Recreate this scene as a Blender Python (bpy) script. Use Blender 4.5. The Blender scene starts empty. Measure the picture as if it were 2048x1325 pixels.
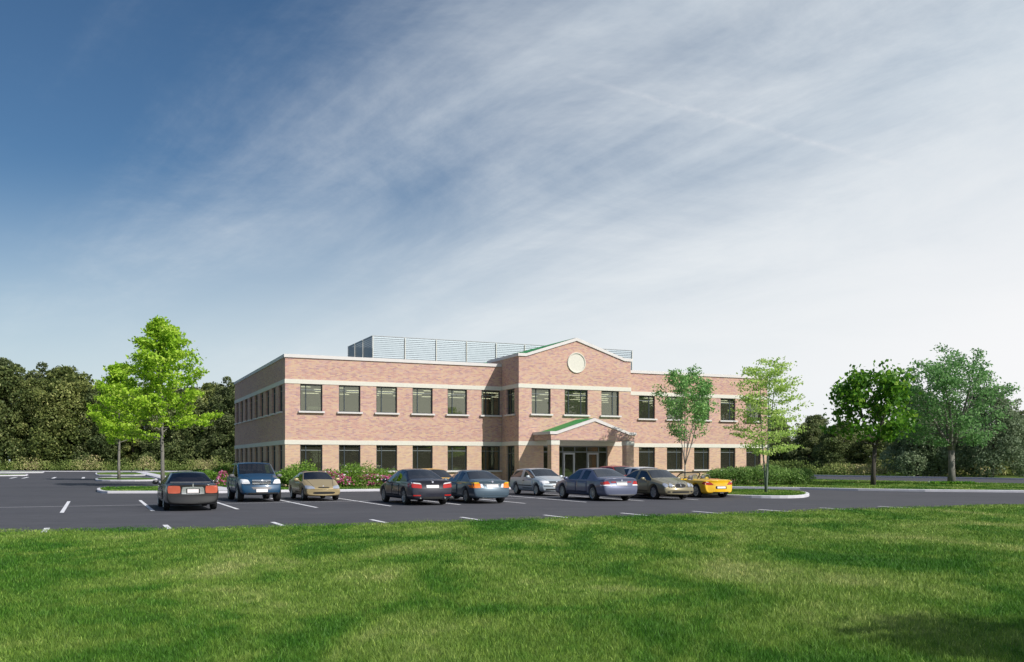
import bpy, bmesh, math, random
import numpy as np
from mathutils import Vector, Matrix
from mathutils.bvhtree import BVHTree
from mathutils.geometry import tessellate_polygon

random.seed(7); rng = np.random.default_rng(11)
F, HX, HY, EYE = 1858.0, 1024.0, 924.5, 1.75
C = bpy.context.scene.collection
R = math.radians

def G(px, py, z=0.0):
    Y = F*(EYE-z)/(py-HY)
    return Vector(((px-HX)/F*Y, Y, z))

# ------------------------------------------------------------------ materials
def newmat(name):
    m = bpy.data.materials.new(name); m.use_nodes = True
    nt = m.node_tree; b = nt.nodes['Principled BSDF']
    return m, nt, b
def N(nt, typ, **kw):
    n = nt.nodes.new(typ)
    for k, v in kw.items(): setattr(n, k, v)
    return n
def mathn(nt, op, a, b=None, clamp=False):
    n = nt.nodes.new('ShaderNodeMath'); n.operation = op; n.use_clamp = clamp
    for i, v in enumerate((a, b)):
        if v is None: continue
        if isinstance(v, (int, float)): n.inputs[i].default_value = v
        else: nt.links.new(v, n.inputs[i])
    return n.outputs[0]
def ramp(nt, fac, stops):
    n = nt.nodes.new('ShaderNodeValToRGB'); r = n.color_ramp
    while len(r.elements) < len(stops): r.elements.new(0.5)
    for e, (p, c) in zip(r.elements, stops):
        e.position = p; e.color = (c[0], c[1], c[2], 1)
    nt.links.new(fac, n.inputs[0]); return n.outputs[0]
def mixc(nt, fac, a, b, mode='MIX'):
    n = nt.nodes.new('ShaderNodeMix'); n.data_type = 'RGBA'; n.blend_type = mode
    for s, v in ((n.inputs[0], fac), (n.inputs[6], a), (n.inputs[7], b)):
        if isinstance(v, (int, float)): s.default_value = v
        elif isinstance(v, tuple): s.default_value = (v[0], v[1], v[2], 1)
        else: nt.links.new(v, s)
    return n.outputs[2]
def noise(nt, vec, scale, detail=4, rough=0.55, dist=0.0):
    n = nt.nodes.new('ShaderNodeTexNoise')
    n.inputs['Scale'].default_value = scale; n.inputs['Detail'].default_value = detail
    n.inputs['Roughness'].default_value = rough; n.inputs['Distortion'].default_value = dist
    if vec is not None: nt.links.new(vec, n.inputs['Vector'])
    return n.outputs[0]
def mapping(nt, vec, scale=(1,1,1), rot=(0,0,0)):
    n = nt.nodes.new('ShaderNodeMapping')
    n.inputs['Scale'].default_value = scale; n.inputs['Rotation'].default_value = rot
    nt.links.new(vec, n.inputs['Vector']); return n.outputs[0]
def pos(nt): return nt.nodes.new('ShaderNodeNewGeometry').outputs['Position']
def objc(nt): return nt.nodes.new('ShaderNodeTexCoord').outputs['Object']

def plain(name, col, rough=0.6, metal=0.0, var=0.12, scale=3.0, coat=0.0, emit=None, spec=None):
    m, nt, b = newmat(name)
    n = noise(nt, objc(nt), scale, 5)
    lo = tuple(c*(1-var) for c in col); hi = tuple(min(1, c*(1+var)) for c in col)
    nt.links.new(ramp(nt, n, [(0.3, lo), (0.7, hi)]), b.inputs['Base Color'])
    b.inputs['Roughness'].default_value = rough; b.inputs['Metallic'].default_value = metal
    b.inputs['Coat Weight'].default_value = coat; b.inputs['Coat Roughness'].default_value = 0.12
    if spec is not None: b.inputs['Specular IOR Level'].default_value = spec
    if emit:
        b.inputs['Emission Color'].default_value = (*emit[0], 1); b.inputs['Emission Strength'].default_value = emit[1]
    return m

def brick_mat():
    m, nt, b = newmat('brick')
    o = objc(nt)
    sep = N(nt, 'ShaderNodeSeparateXYZ'); nt.links.new(o, sep.inputs[0])
    comb = N(nt, 'ShaderNodeCombineXYZ')
    nt.links.new(mathn(nt, 'ADD', sep.outputs[0], sep.outputs[1]), comb.inputs[0]); nt.links.new(sep.outputs[2], comb.inputs[1])
    v = comb.outputs[0]
    br = N(nt, 'ShaderNodeTexBrick'); nt.links.new(v, br.inputs['Vector'])
    br.inputs['Scale'].default_value = 1; br.inputs['Brick Width'].default_value = 0.24; br.inputs['Row Height'].default_value = 0.08
    br.inputs['Mortar Size'].default_value = 0.008; br.inputs['Mortar Smooth'].default_value = 0.2; br.inputs['Bias'].default_value = 0.0
    br.inputs['Color1'].default_value = (0, 0, 0, 1); br.inputs['Color2'].default_value = (1, 1, 1, 1)
    br.inputs['Mortar'].default_value = (0.5, 0.5, 0.5, 1)
    n1 = noise(nt, mapping(nt, v, (5.0, 13, 1)), 1.0, 5, 0.8)
    t = mathn(nt, 'ADD', mathn(nt, 'MULTIPLY', br.outputs[0], 0.36), mathn(nt, 'ADD', mathn(nt, 'MULTIPLY', n1, 0.52), .09))
    col = ramp(nt, t, [(0.30, (.35, .22, .27)), (0.42, (.52, .28, .24)), (0.52, (.60, .35, .28)), (0.60, (.63, .45, .28)), (0.67, (.58, .35, .31)), (0.80, (.42, .28, .33))])
    # ground storey bricks are a yellower batch
    low = mathn(nt, 'LESS_THAN', sep.outputs[2], 3.2)
    col = mixc(nt, mathn(nt, 'MULTIPLY', low, 0.30), col, (.66, .50, .27))
    col = mixc(nt, br.outputs[1], col, (.50, .43, .36))
    n2 = noise(nt, mapping(nt, v, (.25, .6, 1)), 1.0, 3)
    col = mixc(nt, 1.0, col, ramp(nt, n2, [(0.3, (.92, .90, .90)), (0.7, (1.0, 1.0, 1.0))]), 'MULTIPLY')
    nt.links.new(col, b.inputs['Base Color']); b.inputs['Roughness'].default_value = 0.9
    bp = N(nt, 'ShaderNodeBump'); bp.inputs['Strength'].default_value = 0.35; bp.inputs['Distance'].default_value = 0.01
    nt.links.new(mathn(nt, 'SUBTRACT', 1.0, br.outputs[1]), bp.inputs['Height']); nt.links.new(bp.outputs[0], b.inputs['Normal'])
    return m

def asphalt_mat():
    m, nt, b = newmat('asphalt')
    p = pos(nt)
    n1 = noise(nt, p, 0.12, 5, 0.6); n2 = noise(nt, p, 25, 4, 0.8); n3 = noise(nt, p, 1.3, 5, .7)
    c = ramp(nt, n1, [(0.3, (.066, .067, .079)), (0.7, (.082, .082, .094))])
    c = mixc(nt, 1.0, c, ramp(nt, n2, [(0.25, (.72, .72, .72)), (0.75, (1.25, 1.25, 1.25))]), 'MULTIPLY')
    c = mixc(nt, 1.0, c, ramp(nt, n3, [(0.3, (.90, .90, .90)), (0.7, (1.08, 1.08, 1.08))]), 'MULTIPLY')
    n4 = noise(nt, mapping(nt, p, (.35, 2.2, 1), (0, 0, R(-66))), 0.5, 4, .6)     # faint wheel tracks along the aisles
    c = mixc(nt, 1.0, c, ramp(nt, n4, [(0.35, (.90, .90, .91)), (0.6, (1.04, 1.04, 1.04))]), 'MULTIPLY')
    nt.links.new(c, b.inputs['Base Color']); b.inputs['Roughness'].default_value = 0.92
    b.inputs['Specular IOR Level'].default_value = 0.25
    bp = N(nt, 'ShaderNodeBump'); bp.inputs['Strength'].default_value = 0.4; bp.inputs['Distance'].default_value = 0.01
    nt.links.new(n2, bp.inputs['Height']); nt.links.new(bp.outputs[0], b.inputs['Normal'])
    return m

def grass_col(nt, bright=1.0):
    p = pos(nt)
    n1 = noise(nt, mapping(nt, p, (1, .6, 1)), 0.36, 5, 0.6, 0.6)
    n2 = noise(nt, mapping(nt, p, (1, .7, 1)), 2.3, 4, 0.7)
    t = mathn(nt, 'ADD', mathn(nt, 'MULTIPLY', n1, 1.05), mathn(nt, 'SUBTRACT', mathn(nt, 'MULTIPLY', n2, 0.35), .20))
    k = bright*1.38
    c = ramp(nt, t, [(0.34, (.034*k, .118*k, .010*k)), (0.43, (.062*k, .155*k, .017*k)), (0.50, (.112*k, .20*k, .030*k)),
                     (0.57, (.150*k, .235*k, .045*k)), (0.68, (.235*k, .285*k, .09*k))])
    n3 = noise(nt, p, 5.5, 3, .6)
    return mixc(nt, 1.0, c, ramp(nt, n3, [(0.32, (.72, .76, .72)), (0.66, (1.18, 1.12, 1.18))]), 'MULTIPLY')
def ground_mat():
    m, nt, b = newmat('lawn_soil')
    c = grass_col(nt, 0.62)
    n = noise(nt, pos(nt), 30, 4, .8)
    c = mixc(nt, 1.0, c, ramp(nt, n, [(0.3, (.6, .6, .6)), (0.7, (1.2, 1.2, 1.2))]), 'MULTIPLY')
    nt.links.new(c, b.inputs['Base Color']); b.inputs['Roughness'].default_value = 1.0
    b.inputs['Specular IOR Level'].default_value = 0.1
    return m
def blade_mat():
    m, nt, b = newmat('grass_blades')
    a = N(nt, 'ShaderNodeAttribute', attribute_name='tint')
    c = grass_col(nt, 1.0)
    c = mixc(nt, 1.0, c, ramp(nt, a.outputs['Fac'], [(0.0, (.42, .50, .4)), (0.5, (1.0, 1.0, 1.0)), (0.85, (1.5, 1.35, 1.3)), (1.0, (2.6, 2.1, 2.9))]), 'MULTIPLY')
    nt.links.new(c, b.inputs['Base Color']); b.inputs['Roughness'].default_value = 0.55
    b.inputs['Specular IOR Level'].default_value = 0.25
    tr = N(nt, 'ShaderNodeBsdfTranslucent'); nt.links.new(c, tr.inputs[0])
    mx = N(nt, 'ShaderNodeMixShader'); mx.inputs[0].default_value = 0.3
    nt.links.new(b.outputs[0], mx.inputs[1]); nt.links.new(tr.outputs[0], mx.inputs[2])
    nt.links.new(mx.outputs[0], nt.nodes['Material Output'].inputs[0])
    return m
def leaf_mat(name, stops, trans=0.35, rough=0.5, objvar=0.0):
    m, nt, b = newmat(name)
    a = N(nt, 'ShaderNodeAttribute', attribute_name='tint')
    c = ramp(nt, a.outputs['Fac'], stops)
    if objvar:
        oi = N(nt, 'ShaderNodeObjectInfo')
        c = mixc(nt, 1.0, c, ramp(nt, oi.outputs['Random'], [(0, (1-objvar, 1-objvar, 1-objvar*.6)), (.5, (1, 1, 1)), (1, (1+objvar, 1+objvar*.7, 1-objvar*.3))]), 'MULTIPLY')
    nt.links.new(c, b.inputs['Base Color']); b.inputs['Roughness'].default_value = rough
    b.inputs['Specular IOR Level'].default_value = 0.3
    tr = N(nt, 'ShaderNodeBsdfTranslucent'); nt.links.new(c, tr.inputs[0])
    mx = N(nt, 'ShaderNodeMixShader'); mx.inputs[0].default_value = trans
    nt.links.new(b.outputs[0], mx.inputs[1]); nt.links.new(tr.outputs[0], mx.inputs[2])
    nt.links.new(mx.outputs[0], nt.nodes['Material Output'].inputs[0])
    return m
def glass_mat(name, tint, refl_base, refl_col=(1, 1, 1), wav=0.0, film=None):
    m, nt, b = newmat(name)
    nt.nodes.remove(b)
    t = N(nt, 'ShaderNodeBsdfTransparent'); t.inputs[0].default_value = (*tint, 1)
    g = N(nt, 'ShaderNodeBsdfGlossy'); g.inputs['Roughness'].default_value = 0.015; g.inputs[0].default_value = (*refl_col, 1)
    fr = N(nt, 'ShaderNodeFresnel'); fr.inputs[0].default_value = 1.5
    fac = mathn(nt, 'ADD', mathn(nt, 'MULTIPLY', fr.outputs[0], 1.0), refl_base, clamp=True)
    if wav:
        bp = N(nt, 'ShaderNodeBump'); bp.inputs['Strength'].default_value = wav; bp.inputs['Distance'].default_value = 0.02
        nt.links.new(noise(nt, objc(nt), 1.3, 2), bp.inputs['Height']); nt.links.new(bp.outputs[0], g.inputs['Normal'])
    mx = N(nt, 'ShaderNodeMixShader'); nt.links.new(fac, mx.inputs[0])
    nt.links.new(t.outputs[0], mx.inputs[1]); nt.links.new(g.outputs[0], mx.inputs[2])
    out = mx.outputs[0]
    if film:      # khaki diffuse film, lightens the panes in place of a brighter reflection
        df = N(nt, 'ShaderNodeBsdfDiffuse'); df.inputs[0].default_value = (*film[0], 1)
        m2 = N(nt, 'ShaderNodeMixShader'); m2.inputs[0].default_value = film[1]
        nt.links.new(out, m2.inputs[1]); nt.links.new(df.outputs[0], m2.inputs[2]); out = m2.outputs[0]
    nt.links.new(out, nt.nodes['Material Output'].inputs[0])
    return m
def bark_mat(name, col):
    m, nt, b = newmat(name)
    n = noise(nt, mapping(nt, objc(nt), (9, 9, 1.6)), 1.5, 6, .7)
    nt.links.new(ramp(nt, n, [(0.3, tuple(c*.55 for c in col)), (0.7, tuple(c*1.3 for c in col))]), b.inputs['Base Color'])
    b.inputs['Roughness'].default_value = 0.95
    bp = N(nt, 'ShaderNodeBump'); bp.inputs['Strength'].default_value = 0.6; bp.inputs['Distance'].default_value = 0.02
    nt.links.new(n, bp.inputs['Height']); nt.links.new(bp.outputs[0], b.inputs['Normal'])
    return m

M = dict(
    brick=brick_mat(), asphalt=asphalt_mat(), soil=ground_mat(), blades=blade_mat(),
    cream=plain('cream_stone', (.66, .64, .57), .85, var=.05, scale=8),
    white=plain('white_trim', (.64, .61, .60), .6, var=.04),
    green_roof=plain('green_metal_roof', (.012, .24, .045), .55, var=.06),
    frame=plain('window_frame', (.035, .05, .06), .45, var=.1),
    transom=plain('window_transom', (.20, .22, .22), .45, .3, var=.1),
    alu=plain('aluminium', (.42, .44, .46), .4, .5, var=.05),
    glass=glass_mat('window_glass', (.66, .68, .58), .16, (.80, .82, .68), .02, film=((.30, .30, .23), .09)),
    roofing=plain('roof_membrane', (.35, .35, .36), .9),
    louver=plain('louver', (.205, .25, .285), .5, .2, var=.04),
    ceiling=plain('ceiling', (.62, .62, .54), .9, var=.03),
    carpet=plain('carpet', (.10, .10, .09), .95),
    inwall=plain('interior_wall', (.30, .29, .24), .9, var=.05),
    tube=plain('light_fixture', (.9, .9, .85), .5, emit=((1, .97, .88), 2.4)),
    kerb=plain('kerb_concrete', (.58, .57, .62), .85, var=.09, scale=1.2),
    walk=plain('pavement_concrete', (.55, .54, .60), .9, var=.06, scale=1.5),
    paint=plain('marking_paint', (.66, .66, .70), .8, var=.14, scale=9),
    mulch=plain('mulch', (.06, .045, .03), 1.0, var=.4, scale=12),
    tyre=plain('tyre_rubber', (.012, .012, .013), .8, var=.2),
    rim=plain('alloy_rim', (.32, .35, .38), .35, .7, var=.1),
    liner=plain('dark_plastic', (.012, .012, .013), .8, var=.2),
    cabin=plain('cabin_trim', (.035, .033, .035), .8, var=.2),
    chrome=plain('chrome', (.70, .71, .72), .2, .85, var=.03),
    plate=plain('number_plate', (.82, .77, .77), .5, var=.03),
    redlamp=plain('red_lamp', (.42, .012, .010), .18, var=.15, coat=.6),
    corallamp=plain('coral_lamp', (.48, .10, .055), .3, var=.1, coat=.5),
    orangelamp=plain('orange_lamp', (.80, .20, .012), .25, var=.1, coat=.6),
    yellowlamp=plain('yellow_lamp', (.75, .50, .02), .25, var=.1, coat=.6),
    clearlamp=plain('clear_lamp', (.78, .78, .82), .15, var=.06, coat=.8),
    greylamp=plain('grey_lamp', (.34, .37, .45), .12, .2, var=.2, coat=.8),
    darkglass=glass_mat('dark_car_glass', (.16, .17, .17), .06, (.9, .93, 1.0)), carglass=glass_mat('car_glass', (.46, .43, .43), .07, (.9, .93, 1.0)),
    clearglass=glass_mat('clear_car_glass', (.70, .78, .74), .05),
    blueemb=plain('blue_enamel', (.02, .08, .35), .3), grey_plastic=plain('grey_plastic', (.13, .13, .14), .5),
)
def paint(name, col, metal=.25, rough=.38):
    return plain(name, col, rough, metal, var=.05, scale=1.5, coat=.55)

# ------------------------------------------------------------------ object helpers
def link(o, parent=None):
    C.objects.link(o)
    if parent is not None: o.parent = parent
    return o
def tag(o, label=None, cat=None, group=None, kind=None):
    if label: o['label'] = label
    if cat: o['category'] = cat
    if group: o['group'] = group
    if kind: o['kind'] = kind
    return o
def empty(name, loc=(0, 0, 0), rz=0.0):
    o = bpy.data.objects.new(name, None); o.empty_display_size = .3
    o.location = loc; o.rotation_euler = (0, 0, rz); return link(o)
class MB:
    """collects shapes for ONE mesh"""
    def __init__(s): s.v = []; s.f = []; s.mi = []; s.m = 0
    def add(s, vs, fs):
        o = len(s.v); s.v += [tuple(v) for v in vs]
        for f in fs: s.f.append(tuple(i+o for i in f)); s.mi.append(s.m)
    def box(s, x0, x1, y0, y1, z0, z1):
        s.add([(x0,y0,z0),(x1,y0,z0),(x1,y1,z0),(x0,y1,z0),(x0,y0,z1),(x1,y0,z1),(x1,y1,z1),(x0,y1,z1)],
              [(0,3,2,1),(4,5,6,7),(0,1,5,4),(1,2,6,5),(2,3,7,6),(3,0,4,7)])
    def quad(s, a, b, c, d): s.add([a, b, c, d], [(0, 1, 2, 3)])
    def prism(s, poly, y0, y1):
        """polygon in x,z extruded along y"""
        n = len(poly)
        s.add([(p[0], y0, p[1]) for p in poly] + [(p[0], y1, p[1]) for p in poly], [])
        o = len(s.v) - 2*n
        tris = tessellate_polygon([[Vector((p[0], p[1], 0)) for p in poly]])
        for t in tris:
            s.f.append(tuple(o+i for i in t)); s.mi.append(s.m); s.f.append(tuple(o+n+i for i in reversed(t))); s.mi.append(s.m)
        for i in range(n):
            j = (i+1) % n; s.f.append((o+i, o+j, o+n+j, o+n+i)); s.mi.append(s.m)
    def tube(s, pts, rad, seg=8, cap=True):
        pts = [Vector(p) for p in pts]; n = len(pts)
        rad = rad if hasattr(rad, '__len__') else [rad]*n
        o = len(s.v); ref = Vector((0, 0, 1))
        for i, p in enumerate(pts):
            d = (pts[min(i+1, n-1)] - pts[max(i-1, 0)]).normalized()
            a = d.cross(ref if abs(d.z) < .95 else Vector((1, 0, 0))).normalized(); b = d.cross(a)
            for k in range(seg):
                t = 2*math.pi*k/seg; s.v.append(tuple(p + (a*math.cos(t) + b*math.sin(t))*rad[i]))
        for i in range(n-1):
            for k in range(seg):
                k2 = (k+1) % seg
                s.f.append((o+i*seg+k, o+i*seg+k2, o+(i+1)*seg+k2, o+(i+1)*seg+k)); s.mi.append(s.m)
        if cap:
            s.f.append(tuple(o+k for k in range(seg))[::-1]); s.mi.append(s.m)
            s.f.append(tuple(o+(n-1)*seg+k for k in range(seg))); s.mi.append(s.m)
    def lathe(s, prof, seg=24, axis='y', c=(0, 0, 0)):
        """profile (r, h) revolved about an axis"""
        o = len(s.v)
        for r, h in prof:
            for k in range(seg):
                t = 2*math.pi*k/seg; a, b = r*math.cos(t), r*math.sin(t)
                p = (a, h, b) if axis == 'y' else ((h, a, b) if axis == 'x' else (a, b, h))
                s.v.append((p[0]+c[0], p[1]+c[1], p[2]+c[2]))
        for i in range(len(prof)-1):
            for k in range(seg):
                k2 = (k+1) % seg; s.f.append((o+i*seg+k, o+i*seg+k2, o+(i+1)*seg+k2, o+(i+1)*seg+k)); s.mi.append(s.m)
    def ellipsoid(s, c, r, nu=12, nv=8, p=1.0):
        o = len(s.v)
        sg = lambda a: math.copysign(abs(a)**p, a)
        for j in range(nv+1):
            ph = math.pi*j/nv - math.pi/2
            for i in range(nu):
                th = 2*math.pi*i/nu
                s.v.append((c[0]+r[0]*sg(math.cos(ph))*sg(math.cos(th)), c[1]+r[1]*sg(math.cos(ph))*sg(math.sin(th)), c[2]+r[2]*sg(math.sin(ph))))
        for j in range(nv):
            for i in range(nu):
                i2 = (i+1) % nu; s.f.append((o+j*nu+i, o+j*nu+i2, o+(j+1)*nu+i2, o+(j+1)*nu+i)); s.mi.append(s.m)
    def mesh(s, name, mats, smooth=False):
        me = bpy.data.meshes.new(name); me.from_pydata(s.v, [], s.f)
        for m in (mats if isinstance(mats, (list, tuple)) else [mats]): me.materials.append(m)
        me.polygons.foreach_set('material_index', s.mi)
        if smooth: me.polygons.foreach_set('use_smooth', [True]*len(me.polygons))
        me.update(); return me
    def build(s, name, mats, parent=None, smooth=False, fix=True):
        me = s.mesh(name, mats, smooth)
        if fix:
            bm = bmesh.new(); bm.from_mesh(me); bmesh.ops.recalc_face_normals(bm, faces=bm.faces); bm.to_mesh(me); bm.free()
        return link(bpy.data.objects.new(name, me), parent)

def np_mesh(name, verts, faces, mat, tint=None):
    """verts (n,3), faces (m,4) numpy quads"""
    me = bpy.data.meshes.new(name)
    nv, nf, k = len(verts), len(faces), faces.shape[1]
    me.vertices.add(nv); me.loops.add(nf*k); me.polygons.add(nf)
    me.vertices.foreach_set('co', verts.astype(np.float32).ravel())
    me.loops.foreach_set('vertex_index', faces.astype(np.int32).ravel())
    me.polygons.foreach_set('loop_start', np.arange(0, nf*k, k, dtype=np.int32))
    me.update(calc_edges=True)
    if tint is not None:
        a = me.attributes.new('tint', 'FLOAT', 'POINT'); a.data.foreach_set('value', tint.astype(np.float32))
    for m_ in (mat if isinstance(mat, (list, tuple)) else [mat]): me.materials.append(m_)
    return me

def leaves(cent, size, aspect=.55, up=.0, nrm=None, fold=.0, nb=.6, hang=0.0):
    """one pointed quad per centre; size array; returns verts, faces"""
    n = len(cent)
    d = rng.normal(size=(n, 3)); d[:, 2] += up - hang; d /= np.linalg.norm(d, axis=1)[:, None]
    w = rng.normal(size=(n, 3))
    if nrm is not None: w = w*(1-nb) + nrm*nb*1.6
    sd = np.cross(d, w); sd /= np.linalg.norm(sd, axis=1)[:, None]+1e-9
    L = size[:, None]
    a = cent - d*L*.5; b = cent + sd*L*aspect*.5 - d*L*.05; c = cent + d*L*.5; e = cent - sd*L*aspect*.5 - d*L*.05
    v = np.stack([a, b, c, e], 1).reshape(-1, 3)
    return v, np.arange(n*4).reshape(n, 4)

def copy_tree(o, parent=None):
    c = o.copy(); C.objects.link(c); c.parent = parent
    for ch in [x for x in bpy.data.objects if x.parent == o]: copy_tree(ch, c)
    return c

# ------------------------------------------------------------------ camera, sun, sky
cam = bpy.data.cameras.new('camera'); co = bpy.data.objects.new('camera', cam); C.objects.link(co)
co.location = (0, 0, EYE); co.rotation_euler = (R(90), 0, 0)
cam.sensor_width = 36; cam.lens = 36*F/2048; cam.shift_y = (HY-662.5)/2048; cam.clip_end = 5000; cam.clip_start = .1
bpy.context.scene.camera = co
SUN_EL = R(39); sh = Vector((.764, -.645)).normalized()
sd = Vector((sh.x*math.cos(SUN_EL), sh.y*math.cos(SUN_EL), math.sin(SUN_EL)))
sl = bpy.data.lights.new('sun', 'SUN'); sl.energy = 4.6; sl.angle = R(.5); sl.color = (1, .955, .88)
so = bpy.data.objects.new('sun', sl); C.objects.link(so); so.rotation_euler = sd.to_track_quat('Z', 'Y').to_euler(); so.location = (20, -20, 30)

def build_world():
    w = bpy.data.worlds.new('World'); bpy.context.scene.world = w; w.use_nodes = True
    nt = w.node_tree; bg = nt.nodes['Background']
    sky = N(nt, 'ShaderNodeTexSky'); sky.sky_type = 'NISHITA'; sky.sun_disc = False
    sky.sun_elevation = SUN_EL; sky.sun_rotation = math.atan2(sh.x, sh.y); sky.air_density = 1.0; sky.dust_density = .4; sky.ozone_density = 2.0
    d = nt.nodes.new('ShaderNodeTexCoord').outputs['Generated']
    sep = N(nt, 'ShaderNodeSeparateXYZ'); nt.links.new(d, sep.inputs[0])
    x, y, z = sep.outputs
    zc = mathn(nt, 'MAXIMUM', z, 0.0)
    # clouds on a plane high above, stretched along one wind direction
    den = mathn(nt, 'ADD', zc, 0.13)
    comb = N(nt, 'ShaderNodeCombineXYZ')
    nt.links.new(mathn(nt, 'DIVIDE', x, den), comb.inputs[0]); nt.links.new(mathn(nt, 'DIVIDE', y, den), comb.inputs[1])
    p = comb.outputs[0]
    az = R(40)   # wind direction, degrees left of the view axis
    rotm = N(nt, 'ShaderNodeMapping'); rotm.vector_type = 'POINT'; rotm.inputs['Rotation'].default_value = (0, 0, -az)
    nt.links.new(p, rotm.inputs['Vector'])
    pr = rotm.outputs[0]
    wisp = noise(nt, mapping(nt, pr, (1.5, .20, 1)), 1.0, 7, 0.60, .5)
    wide = noise(nt, mapping(nt, pr, (.60, .12, 1)), 1.0, 3, 0.5, .3)
    puff = noise(nt, mapping(nt, pr, (.8, .6, 1)), 2.0, 7, 0.68, .4)
    # cover grows towards the right of the view
    side = mathn(nt, 'ADD', mathn(nt, 'MULTIPLY', x, 1.30), mathn(nt, 'MULTIPLY', y, .10))
    cov = mathn(nt, 'ADD', side, mathn(nt, 'MULTIPLY', mathn(nt, 'SUBTRACT', wisp, .5), 1.45))
    cov = mathn(nt, 'ADD', cov, mathn(nt, 'MULTIPLY', mathn(nt, 'SUBTRACT', wide, .5), 1.5))
    cov = mathn(nt, 'ADD', cov, mathn(nt, 'MULTIPLY', mathn(nt, 'SUBTRACT', puff, .5), .95))
    mr = N(nt, 'ShaderNodeMapRange'); mr.interpolation_type = 'SMOOTHSTEP'
    mr.inputs[1].default_value = -.74; mr.inputs[2].default_value = .72
    nt.links.new(cov, mr.inputs[0])
    cloud = mathn(nt, 'MULTIPLY', mr.outputs[0], .93)
    # horizon milkiness
    hz = N(nt, 'ShaderNodeMapRange'); hz.interpolation_type = 'SMOOTHSTEP'
    hz.inputs[1].default_value = .34; hz.inputs[2].default_value = .04; hz.inputs[3].default_value = 0; hz.inputs[4].default_value = .97
    nt.links.new(mathn(nt, 'SUBTRACT', zc, mathn(nt, 'MULTIPLY', x, .10)), hz.inputs[0])
    # sky colour: nishita, deepened
    hs = N(nt, 'ShaderNodeHueSaturation'); hs.inputs['Saturation'].default_value = 1.12; hs.inputs['Value'].default_value = SKYV
    nt.links.new(sky.outputs[0], hs.inputs['Color'])
    blue = mixc(nt, 1.0, hs.outputs[0], (.82, .98, 1.06), 'MULTIPLY')
    hcol = ramp(nt, mathn(nt, 'ADD', mathn(nt, 'MULTIPLY', x, .8), .5), [(0.05, (6.4, 7.4, 7.9)), (0.5, (7.9, 8.4, 8.7)), (0.9, (9.5, 9.5, 9.6))])
    for nd in nt.nodes:
        pass
    ccol = mixc(nt, puff, (4.7, 5.8, 6.9), (9.0, 9.2, 9.3))
    c1 = mixc(nt, cloud, blue, ccol)
    c2 = mixc(nt, hz.outputs[0], c1, hcol)
    # vapour trail
    def dirv(px, py):
        return Vector(((px-HX)/F, 1, (HY-py)/F)).normalized()
    A, B = dirv(1130, 150), dirv(1960, 376); nn = A.cross(B).normalized(); mid = (A+B).normalized(); al = (B-A).normalized()
    def dot(v, wob=None):
        dn = N(nt, 'ShaderNodeVectorMath', operation='DOT_PRODUCT'); nt.links.new(d, dn.inputs[0]); dn.inputs[1].default_value = v; return dn.outputs['Value']
    tn = noise(nt, d, 60, 5, .7); tn2 = noise(nt, d, 14, 3, .6)
    off = mathn(nt, 'ADD', dot(nn), mathn(nt, 'MULTIPLY', mathn(nt, 'SUBTRACT', tn2, .5), .008))
    g = mathn(nt, 'SUBTRACT', 1.0, mathn(nt, 'DIVIDE', mathn(nt, 'ABSOLUTE', off), .0042), clamp=True)
    ex = mathn(nt, 'SUBTRACT', 1.0, mathn(nt, 'POWER', mathn(nt, 'ABSOLUTE', mathn(nt, 'DIVIDE', dot(al), .21)), 3.0), clamp=True)
    tr = mathn(nt, 'MULTIPLY', mathn(nt, 'MULTIPLY', g, ex), mathn(nt, 'MULTIPLY', mathn(nt, 'SUBTRACT', tn, .28), 1.5, clamp=True), clamp=True)
    tr = mathn(nt, 'MULTIPLY', tr, mathn(nt, 'GREATER_THAN', y, 0.0))
    c3 = mixc(nt, mathn(nt, 'MULTIPLY', tr, .6), c2, (8.2, 8.3, 8.6))
    nt.links.new(c3, bg.inputs[0]); bg.inputs[1].default_value = 0.10
SKYV = 0.72
build_world()
sc = bpy.context.scene
sc.view_settings.view_transform = 'Standard'; sc.view_settings.look = 'None'; sc.view_settings.exposure = 0.0; sc.view_settings.gamma = 1

# ------------------------------------------------------------------ ground, asphalt, kerbs
TH = math.atan2(F, 5150-HX)           # facade angle
E = Vector((math.cos(TH), math.sin(TH))); NN = Vector((math.sin(TH), -math.cos(TH)))   # along the facade / towards the viewer
S0 = 30.0
O2 = Vector(((570.2-HX)/S0, F/S0))
def loc(t, d): return O2 + E*t + NN*d

def sheet(name, pts, z, mat):
    me = bpy.data.meshes.new(name); n = len(pts)
    tris = tessellate_polygon([[Vector((p[0], p[1], 0)) for p in pts]])
    me.from_pydata([(p[0], p[1], z) for p in pts], [], [tuple(t) for t in tris]); me.materials.append(mat)
    bm = bmesh.new(); bm.from_mesh(me)
    for f in bm.faces:
        f.normal_update()
        if f.normal.z < 0: f.normal_flip()
    bm.to_mesh(me); bm.free()
    return link(bpy.data.objects.new(name, me))
def chaikin(pts, it=2, closed=True):
    for _ in range(it):
        o = []; n = len(pts)
        for i in range(n if closed else n-1):
            a, b = pts[i], pts[(i+1) % n]
            o += [a*.75+b*.25, a*.25+b*.75]
        pts = o if closed else [pts[0]]+o+[pts[-1]]
    return pts
def offset_poly(pts, w):
    n = len(pts); area = sum(pts[i].x*pts[(i+1)%n].y-pts[(i+1)%n].x*pts[i].y for i in range(n))
    s = 1 if area > 0 else -1; out = []
    for i in range(n):
        a, b, c = pts[i-1], pts[i], pts[(i+1) % n]
        d1 = (b-a).normalized(); d2 = (c-b).normalized(); n1 = Vector((-d1.y, d1.x))*s; n2 = Vector((-d2.y, d2.x))*s
        m_ = (n1+n2); m_ = m_.normalized() if m_.length > 1e-6 else n1
        out.append(b + m_*w/max(.5, m_.dot(n1)))
    return out
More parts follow.
